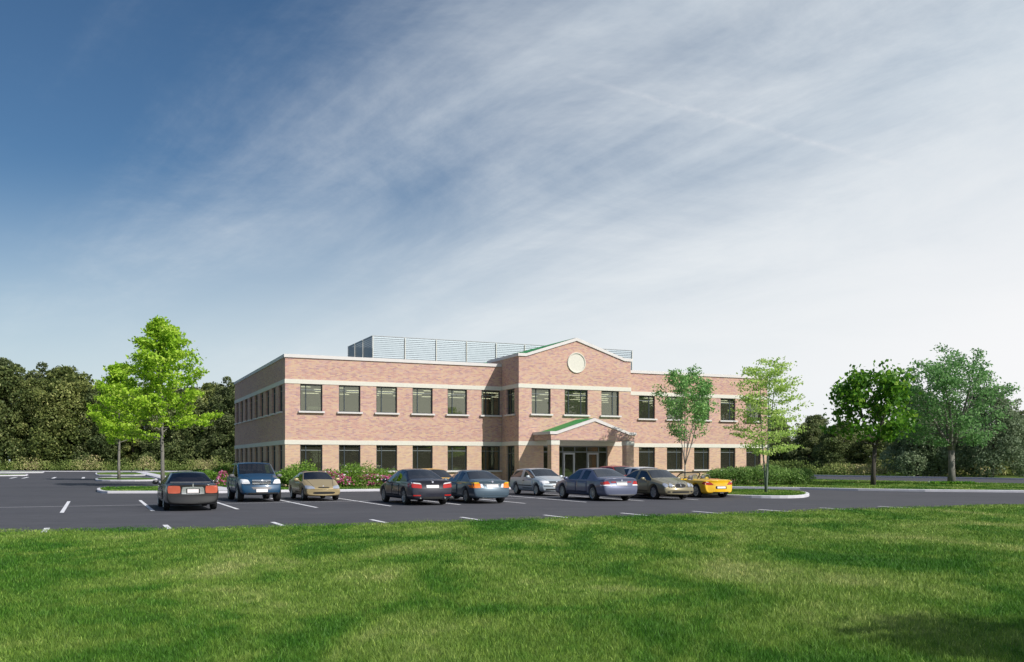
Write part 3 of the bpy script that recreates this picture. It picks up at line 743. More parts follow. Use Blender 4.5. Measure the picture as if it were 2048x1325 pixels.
# ------------------------------------------------------------------ foreground trees
def branch_path(p0, d0, length, n, droop, wig):
    pts = [np.array(p0, float)]; d = np.array(d0, float); d /= np.linalg.norm(d)
    for i in range(n):
        d = d + rng.normal(0, wig, 3) + np.array([0, 0, droop])
        d /= np.linalg.norm(d); pts.append(pts[-1]+d*length/n)
    return pts
def make_tree(name, loc_, h, clear, prof, trunk_r, nprim, elev, leaf, nleaf, mats, label, stems=1, spread=.0, droop=.02,
              cl=(.45, .22), ntw=7, bark='bark', fork=None, lean=0, group=None, seed=1, hang=0, aspect=.55, top_skip=.97):
    global rng
    rng = np.random.default_rng(seed)
    T = empty(name, (loc_[0], loc_[1], loc_[2] if len(loc_) > 2 else .1)); tag(T, label, 'tree', group)
    tr = MB(); br = MB(); cents = []; wts = []
    ph = np.array([p[0] for p in prof]); pr_ = np.array([p[1] for p in prof])
    rad_at = lambda z: float(np.interp(z/h, ph, pr_))
    axes = []
    if fork:       # trunk that divides into several rising limbs
        fz, nl, fs = fork
        base = [np.array([0, 0, 0.]), np.array([lean*.3*fz, 0, fz*.5]), np.array([lean*fz, 0, fz])]
        tr.tube([tuple(p) for p in base], [trunk_r*1.25, trunk_r*.95, trunk_r*.9], 10)
        for i in range(nl):
            a = i*2*math.pi/nl + .4 + rng.uniform(-.3, .3); sp = fs*rng.uniform(.6, 1.3)
            pts = branch_path(base[-1]-np.array([0, 0, .1]), (math.cos(a)*sp, math.sin(a)*sp, 1), (h-fz)*rng.uniform(.78, .95), 7, .05, .07)
            r0 = trunk_r*.62; tr.tube([tuple(p) for p in pts], [r0*(1-.85*k/7) for k in range(8)], 7); axes.append((pts, r0))
    else:
        for s_ in range(stems):
            a = s_*2*math.pi/max(1, stems)+.5; b0 = np.array([math.cos(a), math.sin(a), 0])*(spread*.12 if stems > 1 else 0)
            pts = [b0]; d = np.array([math.cos(a)*spread, math.sin(a)*spread, 1.0]) if stems > 1 else np.array([lean, 0, 1.0])
            L = h*(.97 if s_ == 0 else rng.uniform(.78, .93)); n = 10
            for k in range(n):
                d = d/np.linalg.norm(d) + rng.normal(0, .025, 3)*[1, 1, .2]; d[:2] *= .9
                pts.append(pts[-1]+d/np.linalg.norm(d)*L/n)
            tr.tube([tuple(p) for p in pts], [trunk_r*(1.15 if k == 0 else 1)*(1-.9*k/n) for k in range(n+1)], 9); axes.append((pts, trunk_r))
    ga = 0.
    per = nprim//len(axes)
    for pts, r0 in axes:
        P = np.array(pts); zmax = P[-1, 2]; z0 = max(clear*h, P[0, 2])
        for i in range(per):
            fz = (i+.5)/per; z = z0+(zmax*top_skip-z0)*fz; ga += 2.39996+rng.uniform(-.35, .35)
            j = min(np.searchsorted(P[:, 2], z), len(P)-1); j = max(j, 1)
            tt = (z-P[j-1, 2])/max(1e-6, P[j, 2]-P[j-1, 2]); p = P[j-1]*(1-tt)+P[j]*tt
            el = R(rng.uniform(*elev)) + fz*.35
            dir_ = np.array([math.cos(ga)*math.cos(el), math.sin(ga)*math.cos(el), math.sin(el)])
            # length so that the tip touches the crown outline
            L = .1
            for _ in range(40):
                q = p+dir_*L
                if math.hypot(q[0], q[1]) > rad_at(min(q[2], h*.999)) or q[2] > h: break
                L += .12
            L *= rng.uniform(.72, 1.05)
            if L < .25: L = .25
            bp = branch_path(p, dir_, L, 5, droop, .09)
            rb = max(.012, r0*.30*(1-fz*.7)*min(1, L/2))
            br.tube([tuple(x) for x in bp], [rb*(1-.8*k/5) for k in range(6)], 5, cap=False)
            for k in range(ntw):
                f_ = .22+.78*(k+rng.uniform(.2, .9))/ntw; kk = min(int(f_*5), 4); q = bp[kk]+(bp[kk+1]-bp[kk])*(f_*5-kk if f_ < 1 else 1)
                dd = dir_*.6+rng.normal(0, .6, 3)*[1, 1, .45]; tl = rng.uniform(.25, .6)*L*.35*(1.15-f_*.5)+.1
                tp = branch_path(q, dd, tl, 2, droop, .1)
                br.tube([tuple(x) for x in tp], [rb*.35, rb*.22, .004], 4, cap=False)
                for x in (tp[1], tp[2]): cents.append(x); wts.append(1.0)
            cents.append(bp[-1]); wts.append(1.4)
        cents.append(P[-1]); wts.append(2)
    tr.build('trunk', M[bark], T, smooth=True); br.build('branches', M[bark], T, smooth=True, fix=False)
    cents = np.array(cents); wts = np.array(wts)/sum(wts)
    idx = rng.choice(len(cents), nleaf, p=wts)
    g = rng.normal(size=(nleaf, 3))*np.array([cl[0], cl[0], cl[1]])*.55
    c = cents[idx]+g
    # clump brightness: neighbours in a cluster share a shade
    shade = rng.normal(0, .13, len(cents))[idx]
    v, f = leaves(c, leaf*rng.uniform(.6, 1.25, nleaf), aspect, hang=hang)
    tint = np.repeat(np.clip(.5+shade+rng.normal(0, .14, nleaf)+(c[:, 2]-c[:, 2].mean())/h*.0, 0, 1), 4)
    me = np_mesh('crown', v, f, mats, tint); link(bpy.data.objects.new('crown', me), T)
    return T
M['bark'] = bark_mat('grey_bark', (.20, .19, .17)); M['bark_green'] = bark_mat('green_grey_bark', (.15, .19, .15)); M['bark_dark'] = bark_mat('dark_bark', (.075, .065, .055))
M['leaf_lime'] = leaf_mat('lime_leaves', [(0, (.13, .28, .015)), (.35, (.30, .52, .03)), (.65, (.47, .68, .06)), (1, (.66, .80, .15))], .45)
M['leaf_maple'] = leaf_mat('young_green_leaves', [(0, (.09, .25, .07)), (.5, (.22, .44, .13)), (1, (.40, .58, .19))], .4)
M['leaf_pale'] = leaf_mat('pale_green_leaves', [(0, (.24, .42, .07)), (.5, (.46, .64, .15)), (1, (.66, .76, .30))], .45)
M['leaf_deep'] = leaf_mat('deep_green_leaves', [(0, (.030, .10, .012)), (.45, (.085, .23, .022)), (.75, (.20, .40, .035)), (1, (.42, .60, .10))], .45, .4)
M['leaf_blue'] = leaf_mat('blue_green_leaves', [(0, (.070, .18, .055)), (.5, (.18, .37, .12)), (1, (.35, .55, .23))], .5)
def gp(px, py, z=.105):
    p = G(px, py, z); return (p.x, p.y, z)
make_tree('tree', gp(326, 970.5), 12.0, .27, [(0, .1), (.25, 2.0), (.34, 3.7), (.45, 3.8), (.6, 3.3), (.75, 2.7), (.88, 1.6), (1, .14)], .15, 46, (8, 34), .27, 15000, M['leaf_lime'],
          'tall bright lime-green tree on the island behind the black sedan', bark='bark', seed=5, cl=(.44, .20), ntw=8)
make_tree('tree', gp(238, 959), 11.2, .27, [(0, .1), (.25, 1.6), (.36, 3.2), (.5, 3.3), (.65, 2.7), (.8, 1.8), (.9, 1.0), (1, .12)], .14, 40, (8, 34), .32, 9000, M['leaf_lime'],
          'smaller bright lime-green tree to the left on the island farther back', seed=9, cl=(.5, .24), ntw=7)
make_tree('tree', gp(1370, 973.8), 8.1, .30, [(0, .3), (.28, .8), (.42, 1.75), (.6, 1.95), (.8, 1.7), (.92, 1.1), (1, .2)], .055, 40, (30, 60), .17, 7500, M['leaf_maple'],
          'slender multi-stemmed young tree in front of the right wing', fork=(1.5, 6, .25), seed=21, cl=(.36, .16), ntw=6, bark='bark', droop=.02)
make_tree('tree', gp(1532, 987), 7.3, .26, [(0, .2), (.25, 1.0), (.4, 1.9), (.6, 1.85), (.75, 1.6), (.9, 1.0), (1, .15)], .055, 42, (-2, 22), .15, 7200, M['leaf_pale'],
          'airy pale green multi-stemmed tree on the rounded kerbed island', stems=3, spread=.075, seed=33, cl=(.42, .09), ntw=7, bark='bark_green', droop=.01)
make_tree('tree', gp(1746, 972), 8.4, .30, [(0, .3), (.25, 1.3), (.36, 2.7), (.5, 3.2), (.7, 2.9), (.85, 2.2), (.95, 1.2), (1, .3)], .15, 44, (15, 45), .31, 4600, M['leaf_deep'],
          'round-crowned tree with large dark green leaves and a leaning trunk on the grass strip', fork=(2.6, 4, .42), seed=41, cl=(.5, .38), ntw=6, bark='bark_dark', aspect=.8, lean=.05, hang=.5)
make_tree('tree', gp(1903, 969.5), 9.9, .30, [(0, .3), (.28, 2.0), (.42, 3.9), (.58, 4.2), (.75, 3.8), (.88, 2.6), (.96, 1.5), (1, .4)],   .24, 80, (-12, 38), .22, 14000, M['leaf_blue'],
          'broad blue-green tree with a thick forked trunk near the right edge', fork=(2.5, 5, .55), seed=52, cl=(.42, .26), ntw=8, bark='bark')
# dark ground cover round the foot of the broad tree
c0 = np.array(gp(1903, 969.8)); n = 1500
th = rng.uniform(0, 2*np.pi, n); r_ = 1.5*np.sqrt(rng.uniform(0, 1, n)); c = c0+np.stack([r_*np.cos(th), r_*np.sin(th), rng.uniform(.02, .22, n)], 1)
v, f = leaves(c, np.full(n, .18)); me = np_mesh('ground_cover', v, f, M['leaf_deep'], np.repeat(rng.uniform(.2, .8, n), 4))
tag(link(bpy.data.objects.new('ground_cover', me)), 'ring of dark green ground cover round the foot of the broad tree', 'ground cover', kind='stuff')
# a tree beside the viewpoint, right of the frame: its shade falls on the lawn's near corner
make_tree('tree', (11.5, 3.5, 0), 7.6, .36, [(0, .3), (.35, 1.2), (.5, 2.6), (.7, 2.7), (.88, 1.8), (1, .3)], .15, 40, (10, 40), .2, 9000, M['leaf_deep'],
          'tree just right of the frame that shades the near corner of the lawn', seed=61, cl=(.5, .3), ntw=7, bark='bark_dark')

# ------------------------------------------------------------------ the woods
M['leaf_wood'] = leaf_mat('woodland_leaves', [(0, (.032, .056, .016)), (.38, (.108, .150, .050)), (.7, (.24, .285, .105)), (1, (.46, .49, .25))], .38, .6, objvar=.22)
M['leaf_wood_blue'] = leaf_mat('bluish_leaves', [(0, (.08, .12, .06)), (.5, (.20, .27, .15)), (1, (.38, .45, .29))], .38, .6, objvar=.12)
def wood_mesh(seed, h, r, nl, leaf, skirt=.05, blobs=34):
    g = np.random.default_rng(seed); B = []
    for i in range(blobs):
        fz = (i+.5)/blobs; z = h*(skirt+.04+(.86-skirt)*fz); rr = r*(1-.75*max(0, fz-.45)/.55)**.8*g.uniform(.45, .85); a = i*2.4+g.uniform(-.4, .4)
        B.append((rr*math.cos(a), rr*math.sin(a), z, r*g.uniform(.26, .44)*(1-.35*fz)))
    for i in range(14):      # loose tufts that break the outline
        a = g.uniform(0, 6.28); q = g.uniform(.1, .75); B.append((r*q*math.cos(a), r*q*math.sin(a), h*(.99-.30*q)*g.uniform(.93, 1.04), r*g.uniform(.09, .17)))
    B = np.array(B); blobs = len(B); w = B[:, 3]**2; idx = g.choice(blobs, nl, p=w/w.sum())
    d = g.normal(size=(nl, 3)); d /= np.linalg.norm(d, axis=1)[:, None]; d[:, 2] = np.where(g.uniform(size=nl) < .35, np.abs(d[:, 2]), d[:, 2])
    rad = B[idx, 3]*(1+g.normal(0, .13, nl))
    c = B[idx, :3]+d*rad[:, None]*np.array([1, 1, .85]); c[:, 2] = np.maximum(c[:, 2], .1)
    global rng
    keep = rng; rng = g
    v, f = leaves(c, leaf*g.uniform(.6, 1.4, nl), .62, nrm=d, nb=.45); rng = keep
    tint = np.clip(.46+g.normal(0, .13, blobs)[idx]+g.normal(0, .20, nl), 0, 1)
    return np_mesh('crown', v, f, M['leaf_wood'], np.repeat(tint, 4))
def wood_trunk(h):
    mb = MB(); mb.tube([(0, 0, 0), (.15, .05, h*.3), (-.1, .1, h*.7)], [.28, .2, .06], 7); return mb.mesh('trunk', M['bark_dark'])
WOOD = []
for i, (h, r, nl, lf) in enumerate([(20, 5.6, 26000, .42), (18, 5.2, 24000, .40), (16, 5.4, 24000, .40), (21, 4.6, 22000, .42), (15, 6.0, 24000, .38)]):
    WOOD.append((h, wood_mesh(100+i, h, r, nl, lf), wood_trunk(h)))
proto_root = None
def wood_tree(px, Y, top, label, group, k=None, rz=None, blue=False):
    """px: picture column, Y: distance, top: picture row of its top"""
    X = (px-HX)/F*Y; hh = (HY-top)/F*Y+EYE
    k = random.randrange(len(WOOD)) if k is None else k
    h0, cm, tm = WOOD[k]
    T = empty('tree', (X, Y, 0), random.uniform(0, 6.28)); s = hh/h0; T.scale = (max(s, .62)*random.uniform(.95, 1.1), max(s, .62)*random.uniform(.95, 1.1), s)
    tag(T, label, 'tree', group)
    c = link(bpy.data.objects.new('crown', cm), T); link(bpy.data.objects.new('trunk', tm), T)
    if blue:
        c.material_slots[0].link = 'OBJECT'; c.material_slots[0].material = M['leaf_wood_blue']
    return T
LL, LR = 'olive green tree in the dense woods left of the brick building', 'olive green tree in the dense woods right of the brick building'
LG, RG = 'trees of the woods on the left', 'trees of the woods on the right'
def wy(px):   # distance of the woods' front along the picture
    return float(np.interp(px, [-400, 0, 300, 480, 900, 1500, 1700, 2048, 2400], [182, 180, 176, 172, 176, 150, 128, 118, 104]))
topL = lambda px: float(np.interp(px, [-300, 0, 40, 90, 130, 200, 260, 330, 400, 440, 480, 560], [720, 722, 712, 742, 736, 752, 775, 785, 770, 748, 765, 780]))
for px in range(-230, 520, 62): wood_tree(px+random.uniform(-10, 10), wy(px)+5, topL(px)+random.uniform(4, 24), LL, LG)
for px in range(-260, 560, 68): wood_tree(px+random.uniform(-10, 10), wy(px)+15, topL(px)+random.uniform(-10, 8), LL, LG)
topR = lambda px: float(np.interp(px, [1480, 1560, 1640, 1700, 1760, 1900, 2000, 2050, 2200], [832, 828, 838, 846, 850, 838, 832, 822, 810]))
for px in range(1480, 2300, 66): wood_tree(px+random.uniform(-10, 10), wy(px)+4, topR(px)+random.uniform(2, 16), LR, RG)
for px in range(1460, 2300, 80): wood_tree(px+random.uniform(-10, 10), wy(px)+12, topR(px)+random.uniform(-12, 4), LR, RG)
for px in range(600, 1460, 110): wood_tree(px, 182+random.uniform(-5, 5), 800, 'tree of the woods hidden behind the brick building', 'trees of the woods behind the building')
for i, (px, Y, top) in enumerate([(1835, 112, 775), (1985, 108, 772), (1880, 116, 800)]):
    wood_tree(px, Y, top, 'greyish blue tree standing at the woods behind the broad blue-green tree', 'greyish trees at the right woods', k=(2, 4, 1)[i], blue=True)
M['leaf_mirror_lit'] = leaf_mat('brightened_leaves', [(0, (.09, .11, .03)), (.5, (.26, .30, .09)), (1, (.50, .50, .20))], .6, .6)  # woodland leaves brightened so the backlit mirrored crowns read as lit
# trees behind the viewpoint: the ground-floor windows mirror them
for i in range(24):
    px_ = 540+i*43; u_ = (px_-HX)/F; t_ = (u_*O2.y-O2.x)/(E.x-u_*E.y); w0 = O2+E*t_; d_ = Vector((u_, 1)).normalized(); d_ = d_-NN*2*d_.dot(NN)
    q_ = w0+d_*(118+random.uniform(-6, 6))
    T = wood_tree(1024, 60, 700, 'tree of the row behind the viewpoint that the windows mirror', 'trees behind the viewpoint')
    T.location = (q_.x, q_.y, 0); s = random.uniform(.44, .60); T.scale = (s*1.9, s*1.9, s)
    for c_ in T.children:
        if c_.name.startswith('crown'): c_.material_slots[0].link = 'OBJECT'; c_.material_slots[0].material = M['leaf_mirror_lit']
# bushes and tall weeds along the foot of the woods
rng = np.random.default_rng(77)
n = 42000
px = np.where(rng.uniform(size=n) < .45, rng.uniform(-350, 620, n), rng.uniform(1400, 2350, n))
Yw = np.interp(px, [-400, 0, 300, 480, 900, 1500, 1700, 2048, 2400], [182, 180, 176, 172, 176, 150, 128, 118, 104]) - 3.5 + rng.normal(0, 1.8, n)
X = (px-HX)/F*Yw
lump = .5+.5*np.sin(X*.9)*np.sin(X*.37+2)+.25*np.sin(X*2.3)
hh = rng.uniform(.1, 1, n)**.8*(.9+1.5*np.clip(lump, 0, 1.2))*np.where(px < 480, 1.15, .9)
c = np.stack([X, Yw, hh], 1)
v, f = leaves(c, rng.uniform(.18, .42, n), .45, up=1.0)
kind = np.clip(.45+.35*np.sin(X*.55+1)+rng.normal(0, .16, n), 0, 1)
M['weeds'] = leaf_mat('weeds', [(0, (.10, .15, .035)), (.45, (.24, .31, .08)), (.75, (.42, .41, .17)), (1, (.50, .40, .24))], .25, .7)
tag(link(bpy.data.objects.new('undergrowth', np_mesh('undergrowth', v, f, M['weeds'], np.repeat(kind, 4)))), 'tangled weeds and tall dry grass along the foot of the woods', 'undergrowth', kind='stuff')

# ------------------------------------------------------------------ shrubs and flowers
M['leaf_shrub'] = leaf_mat('shrub_leaves', [(0, (.06, .14, .018)), (.45, (.16, .30, .04)), (.8, (.28, .44, .07)), (1, (.42, .56, .14))], .35, .5)
M['leaf_shrub_dark'] = leaf_mat('juniper_leaves', [(0, (.065, .15, .03)), (.45, (.19, .33, .08)), (.8, (.33, .48, .14)), (1, (.48, .60, .25))], .45, .5)
def shrub(px, py, w, h, label, group, mat='leaf_shrub', n=3200, leaf=.13, dep=1.0, seed=0):
    g = np.random.default_rng(300+seed+int(px)); p = gp(px, py)
    if py < 30:    # py is then the distance in front of the facade
        u_ = (px-HX)/F; A_ = O2+NN*py; t_ = (u_*A_.y-A_.x)/(E.x-u_*E.y); q_ = A_+E*t_; p = (q_.x, q_.y, .105)
    T = empty('shrub', p); tag(T, label, 'shrub', group)
    nb = 16; B = []
    for i in range(nb):
        a = g.uniform(0, 6.28); rr = g.uniform(.15, .8)
        B.append((rr*w/2*math.cos(a), rr*w/2*dep*math.sin(a), h*(.25+.42*(1-rr**2))*g.uniform(.8, 1.15), min(w*.26, h*.42)*g.uniform(.7, 1.1)))
    B = np.array(B); idx = g.integers(0, nb, n); d = g.normal(size=(n, 3)); d /= np.linalg.norm(d, axis=1)[:, None]
    c = B[idx, :3]+d*B[idx, 3][:, None]*(1+g.normal(0, .12, n))[:, None]*np.array([1.1, 1.1, .8]); c[:, 2] = np.clip(c[:, 2], .03, None)
    global rng
    k = rng; rng = g; v, f = leaves(c, leaf*g.uniform(.6, 1.4, n), .5, nrm=d, nb=.35, up=.3); rng = k
    t = np.clip(.45+g.normal(0, .1, nb)[idx]+g.normal(0, .15, n), 0, 1)
    link(bpy.data.objects.new('foliage', np_mesh('foliage', v, f, M[mat], np.repeat(t, 4))), T)
    mb = MB()
    for i in range(5): mb.tube([(0, 0, 0), tuple(B[i, :3]*.5), tuple(B[i, :3])], [.03, .02, .008], 5, cap=False)
    mb.build('stems', M['bark_dark'], T, fix=False)
    return T
for i, (px, py, w, h, lb) in enumerate([
    (418, 970, 1.9, 1.05, 'low green shrub between the black sedan and the blue off-roader'),
    (445, 968, 1.7, 1.35, 'green shrub behind the left side of the blue off-roader'),
    (575, 3.0, 1.7, 1.3, 'green shrub at the building corner behind the blue off-roader'),
    (603, 2.6, 2.4, 1.65, 'tall rounded shrub rising behind the tan coupe'),
    (662, 2.4, 1.7, 1.25, 'low shrub under the first ground-floor window, right of the tan coupe'),
    (715, 2.6, 2.7, 1.62, 'largest domed shrub behind the pink flower bed'),
    (768, 2.4, 2.4, 1.15, 'low spreading shrub left of the dark navy sedan'),
    (395, 962, 1.6, 1.0, 'small shrub seen over the roof of the black sedan')]):
    shrub(px, py, w, h, lb, 'green shrubs in the left bed', seed=i)
RL = ['feathery shrub right behind the yellow convertible', 'second feathery shrub from the yellow convertible', 'middle feathery shrub of the right bed, left of the island tree', 'tallest feathery shrub directly behind the island tree',
      'feathery shrub right of the island tree stems', 'feathery shrub next to last of the right bed', 'last feathery shrub at the right end of the bed']
for i, (px, py, w, h) in enumerate([(1436, 970, 2.2, 1.15), (1463, 971, 2.3, 1.3), (1492, 971, 2.4, 1.35), (1523, 971.5, 2.5, 1.55), (1553, 971, 2.3, 1.35), (1582, 971, 2.2, 1.2), (1606, 970.5, 1.9, 1.1)]):
    shrub(px, py, w, h, RL[i], 'feathery shrubs in the right bed', 'leaf_shrub_dark', 3000, .13, seed=i+20)
def flower_bed(name, x0, x1, label, seed, y=(976.5, 972.5), dens=1.0):
    """mass of petunias between two picture columns"""
    g = np.random.default_rng(seed); global rng
    a, b = v2(G(x0, y[0], .1)), v2(G(x1, y[0]-1.2*(x1-x0)/150, .1)); L = (b-a).length; dirn = (b-a).normalized(); nrm_ = Vector((-dirn.y, dirn.x))
    n = int(L*2600*dens); u = g.uniform(0, L, n); w = g.uniform(0, 2.2, n)
    top = .62+.10*np.sin(u*2.1+w)+.10*np.sin(u*.9+2*w); ed = np.clip(np.minimum(np.minimum(u, L-u)/.35, np.minimum(w+.05, 2.25-w)/.35), 0, 1)**.5
    z = top*ed*np.sqrt(g.uniform(0, 1, n))*1.25
    c = np.stack([a.x+dirn.x*u+nrm_.x*w, a.y+dirn.y*u+nrm_.y*w, .12+z], 1)
    k = rng; rng = g
    v, f = leaves(c, g.uniform(.05, .12, n), .6, up=.3)
    T = link(bpy.data.objects.new(name, np_mesh(name, v, f, M['leaf_shrub'], np.repeat(np.clip(g.normal(.50, .16, n), 0, 1), 4)))); tag(T, label, 'flowers', kind='stuff')
    # blooms cluster in drifts
    nf = int(L*190*dens); u = g.uniform(0, L, nf*3); w = g.uniform(0, 1.7, nf*3)
    dr = np.sin(u*1.7+w*2)+np.sin(u*3.9+w*5+1); ok = g.uniform(size=nf*3) < np.clip(.28+.32*dr, .05, .9); u, w, dr = u[ok][:nf], w[ok][:nf], dr[ok][:nf]; m = len(u)
    top = .62+.10*np.sin(u*2.1+w)+.10*np.sin(u*.9+2*w); ed = np.clip(np.minimum(np.minimum(u, L-u)/.3, (w+.1)/.3), 0, 1)**.5
    zz = top*1.25*ed*np.where(w < .5, g.uniform(.25, 1, m), g.uniform(.8, 1, m))+.15
    c0 = np.stack([a.x+dirn.x*u+nrm_.x*(w-.06), a.y+dirn.y*u+nrm_.y*(w-.06), zz], 1)
    c = np.repeat(c0, 5, 0)+g.normal(0, .025, (m*5, 3)); v, f = leaves(c, np.full(m*5, .085)*g.uniform(.8, 1.3, m*5), .95); rng = k
    t = np.repeat(np.where(g.uniform(size=m) < .10, 1.0, g.uniform(0, .8, m)), 20)
    link(bpy.data.objects.new('blooms', np_mesh('blooms', v, f, M['petal'], t)), T)['kind'] = 'stuff'
M['petal'] = leaf_mat('petals', [(0, (.42, .05, .16)), (.4, (.65, .12, .32)), (.82, (.78, .30, .50)), (.9, (.85, .82, .82))], .3, .5)
M['petal'].node_tree.nodes['Color Ramp'].color_ramp.interpolation = 'LINEAR'
flower_bed('flower_bed', 640, 800, 'mass of pink and white petunias along the kerb right of the tan coupe', 5)
flower_bed('flower_bed', 432, 462, 'small drift of pink petunias left of the blue off-roader', 6, y=(974.5, 972))

# ------------------------------------------------------------------ cars (local +x is the front)
def lerp(a, b, t): return a+(b-a)*t
def car_shell(sp):
    """closed, smoothed body shell; material slots: 0 paint, 1 side glass, 2 windscreen, 3 rear window, 4 dark"""
    L, W, H = sp['L'], sp['W'], sp['H']; hw = W/2; zl = sp.get('zl', .20); xr, xf = -L/2, L/2
    zd, zc, zh, zb = sp['zdeck'], sp['zcowl'], sp['zhood'], sp['zbelt']
    xrwb, xrr, xrf, xcw = sp['x_rwb'], sp['x_rr'], sp['x_rf'], sp['x_cowl']; hr = sp['roofw']/2
    xB = sp.get('x_b', (xrr+xrf)/2)
    S = []   # x, ztop, zbelt, halfwidth, g(greenhouse), zlow
    S.append((xr, zd-.05, zd-.12, hw*sp.get('taper', .90), 0, zl+.06))
    S.append((xr+.05, zd-.015, zd-.09, hw*sp.get('taper', .90)*1.033, 0, zl+.03))
    S.append((xr+.28, zd, lerp(zd-.06, zb, .3), hw*.965, 0, zl))
    if xrwb-xr > .6: S.append(((xr+.28+xrwb)/2, zd+.01, lerp(zd-.05, zb, .6), hw*.99, 0, zl))
    S.append((xrwb-.05, zd+.015, zb, hw, 0, zl))
    S.append((xrwb+.03, zd+.03, zb, hw, .02, zl))
    S.append((xrr-.04, H-.055, zb, hw, .97, zl))
    S.append((xrr+.10, H-.025, zb, hw, 1, zl))
    if sp.get('pillars', 1): S.append((xB-.045, H, zb, hw, 1, zl)); S.append((xB+.045, H, zb, hw, 1, zl))
    S.append((xrf-.07, H-.02, zb-.005, hw, 1, zl))
    S.append((xrf+.04, H-.05, zb-.01, hw, .97, zl))
    S.append((xcw-.04, zc+.03, zb-.03, hw, .02, zl))
    S.append((xcw+.05, zc+.01, zb-.035, hw*.995, 0, zl))
    S.append(((xcw+xf-.3)/2, lerp(zc, zh, .45), lerp(zb-.04, zh-.08, .45), hw*.985, 0, zl))
    S.append((xf-.30, zh, zh-.09, hw*.95, 0, zl))
    S.append((xf-.07, zh-.08, zh-.16, hw*.90, 0, zl+.02))
    S.append((xf, zh-.15, zh-.22, hw*.86, 0, zl+.05))
    n = len(S); bm = bmesh.new()
    bump = sp.get('bump', .07); zbp = sp.get('zbump', .58)
    def xo(x, y, z, end):
        # plan curvature and bumper step near the ends
        w = 1.0 if end else (0.45 if abs(abs(x)-L/2) < .12 else 0.0)
        s = 1 if x > 0 else -1
        c = -s*(sp.get('curve_f', .22) if s > 0 else sp.get('curve_r', .14))*min(1, abs(y)/hw)**2.5*w
        b = s*bump*w if z < zbp else 0
        return x+c+b
    rows = []
    for i, (x, zt, zbl, w, g, zlo) in enumerate(S):
        mid = lerp(zlo, zbl, .50); end = i in (0, n-1)
        pts = [(0, zlo), (w*.80, zlo), (w*.955, zlo+.07), (w*1.0, mid), (w*.985, lerp(mid, zbl, .55)), (w*.95, zbl)]
        tum = lerp(w*.90, hr, g)
        pts += [(lerp(w*.92, w*.915, g), zbl+.03*g+.008), (lerp(w*(.89 if g else .82), hr+.02, g), lerp(lerp(zbl, zt, .60), zt-.10, g)), (lerp(w*(.83 if g else .70), hr-.035, g), lerp(lerp(zbl, zt, .82), zt-.04, g)), (lerp(w*.4, hr*.55, g), zt-.008), (0, zt)]
        p6, p7 = pts[6], pts[7]; pts[7:7] = [(lerp(p6[0], p7[0], t)+.012*g, lerp(p6[1], p7[1], t)) for t in (.14, .86)]
        p10, p11 = pts[10], pts[11]; pts[11:11] = [(lerp(p10[0], p11[0], .12), lerp(p10[1], p11[1], .16))]
        rows.append([(xo(x, y, z, end), y, z) for y, z in pts])
    gi = [i for i in range(n) if S[i][4] > .5]; g0, g1 = gi[0], gi[-1]
    pb = next((i for i in range(n-1) if abs(S[i][0]-(xB-.045)) < 1e-6), None)
    kinds = ['body']*(n-1)
    for i in range(g0, g1): kinds[i] = 'pillar' if (pb is not None and i == pb) else 'side'
    kinds[g1] = 'front'; kinds[g0-1] = 'rear'
    R2, K2 = [], []
    for i in range(n-1):
        R2.append(rows[i]); K2.append(kinds[i])
        if kinds[i] in ('front', 'rear'):
            for t in (.10, .90): R2.append([tuple(lerp(a[c_], b[c_], t) for c_ in range(3)) for a, b in zip(rows[i], rows[i+1])]); K2.append(kinds[i])
    R2.append(rows[-1]); NP = len(rows[0])-1; rings = []
    for row in R2:
        left = [bm.verts.new(p) for p in row]
        rings.append((left, [v_ if abs(v_.co.y) < 1e-9 else bm.verts.new((v_.co.x, -v_.co.y, v_.co.z)) for v_ in left]))
    for i in range(len(R2)-1):
        kd = K2[i]
        for side in (0, 1):
            a, b = rings[i][side], rings[i+1][side]
            for k in range(NP):
                mi = 0
                if k == 0: mi = 4
                if 6 <= k <= 8:
                    if kd in ('side', 'front') or (kd == 'rear' and sp.get('rear_quarter', 1)): mi = 1
                if k >= 10: mi = {'front': 2, 'rear': 3}.get(kd, mi)
                if sp.get('open') and mi in (1, 2, 3): mi = 0
                q = [a[k], b[k], b[k+1], a[k+1]]
                if side: q.reverse()
                f = bm.faces.new(q); f.material_index = mi
    nn_ = len(R2)
    for i in (0, n-1):     # end caps as a grid
        l, r = rings[0 if i == 0 else nn_-1]; cols = []
        for k in range(NP+1):
            if k in (0, NP): cols.append([l[k]]); continue
            y = l[k].co.y; z = l[k].co.z; xbase = S[i][0]
            row = [l[k]]
            for t in (.5, 0, -.5): row.append(bm.verts.new((xo(xbase, abs(y*t), z, True), y*t, z)))
            row.append(r[k]); cols.append(row)
        for k in range(NP):
            A, B = cols[k], cols[k+1]
            if len(A) == 1: fs = [[A[0], B[j], B[j+1]] for j in range(4)]
            elif len(B) == 1: fs = [[A[j], A[j+1], B[0]] for j in range(4)]
            else: fs = [[A[j], A[j+1], B[j+1], B[j]] for j in range(4)]
            for q in fs:
                if i == 0: q = q[::-1]
                f = bm.faces.new(q); f.material_index = 0
    bmesh.ops.recalc_face_normals(bm, faces=bm.faces)
    me = bpy.data.meshes.new('shell'); bm.to_mesh(me); bm.free()
    o = bpy.data.objects.new('shell', me); C.objects.link(o)
    for _ in range(5): me.materials.append(None)
    md = o.modifiers.new('s', 'SUBSURF'); md.levels = 2; md.render_levels = 2
    dg = bpy.context.evaluated_depsgraph_get(); me2 = bpy.data.meshes.new_from_object(o.evaluated_get(dg))
    o.modifiers.clear(); o.data = me2
    bm = bmesh.new(); bm.from_mesh(me2); bvh = BVHTree.FromBMesh(bm); bm.free()
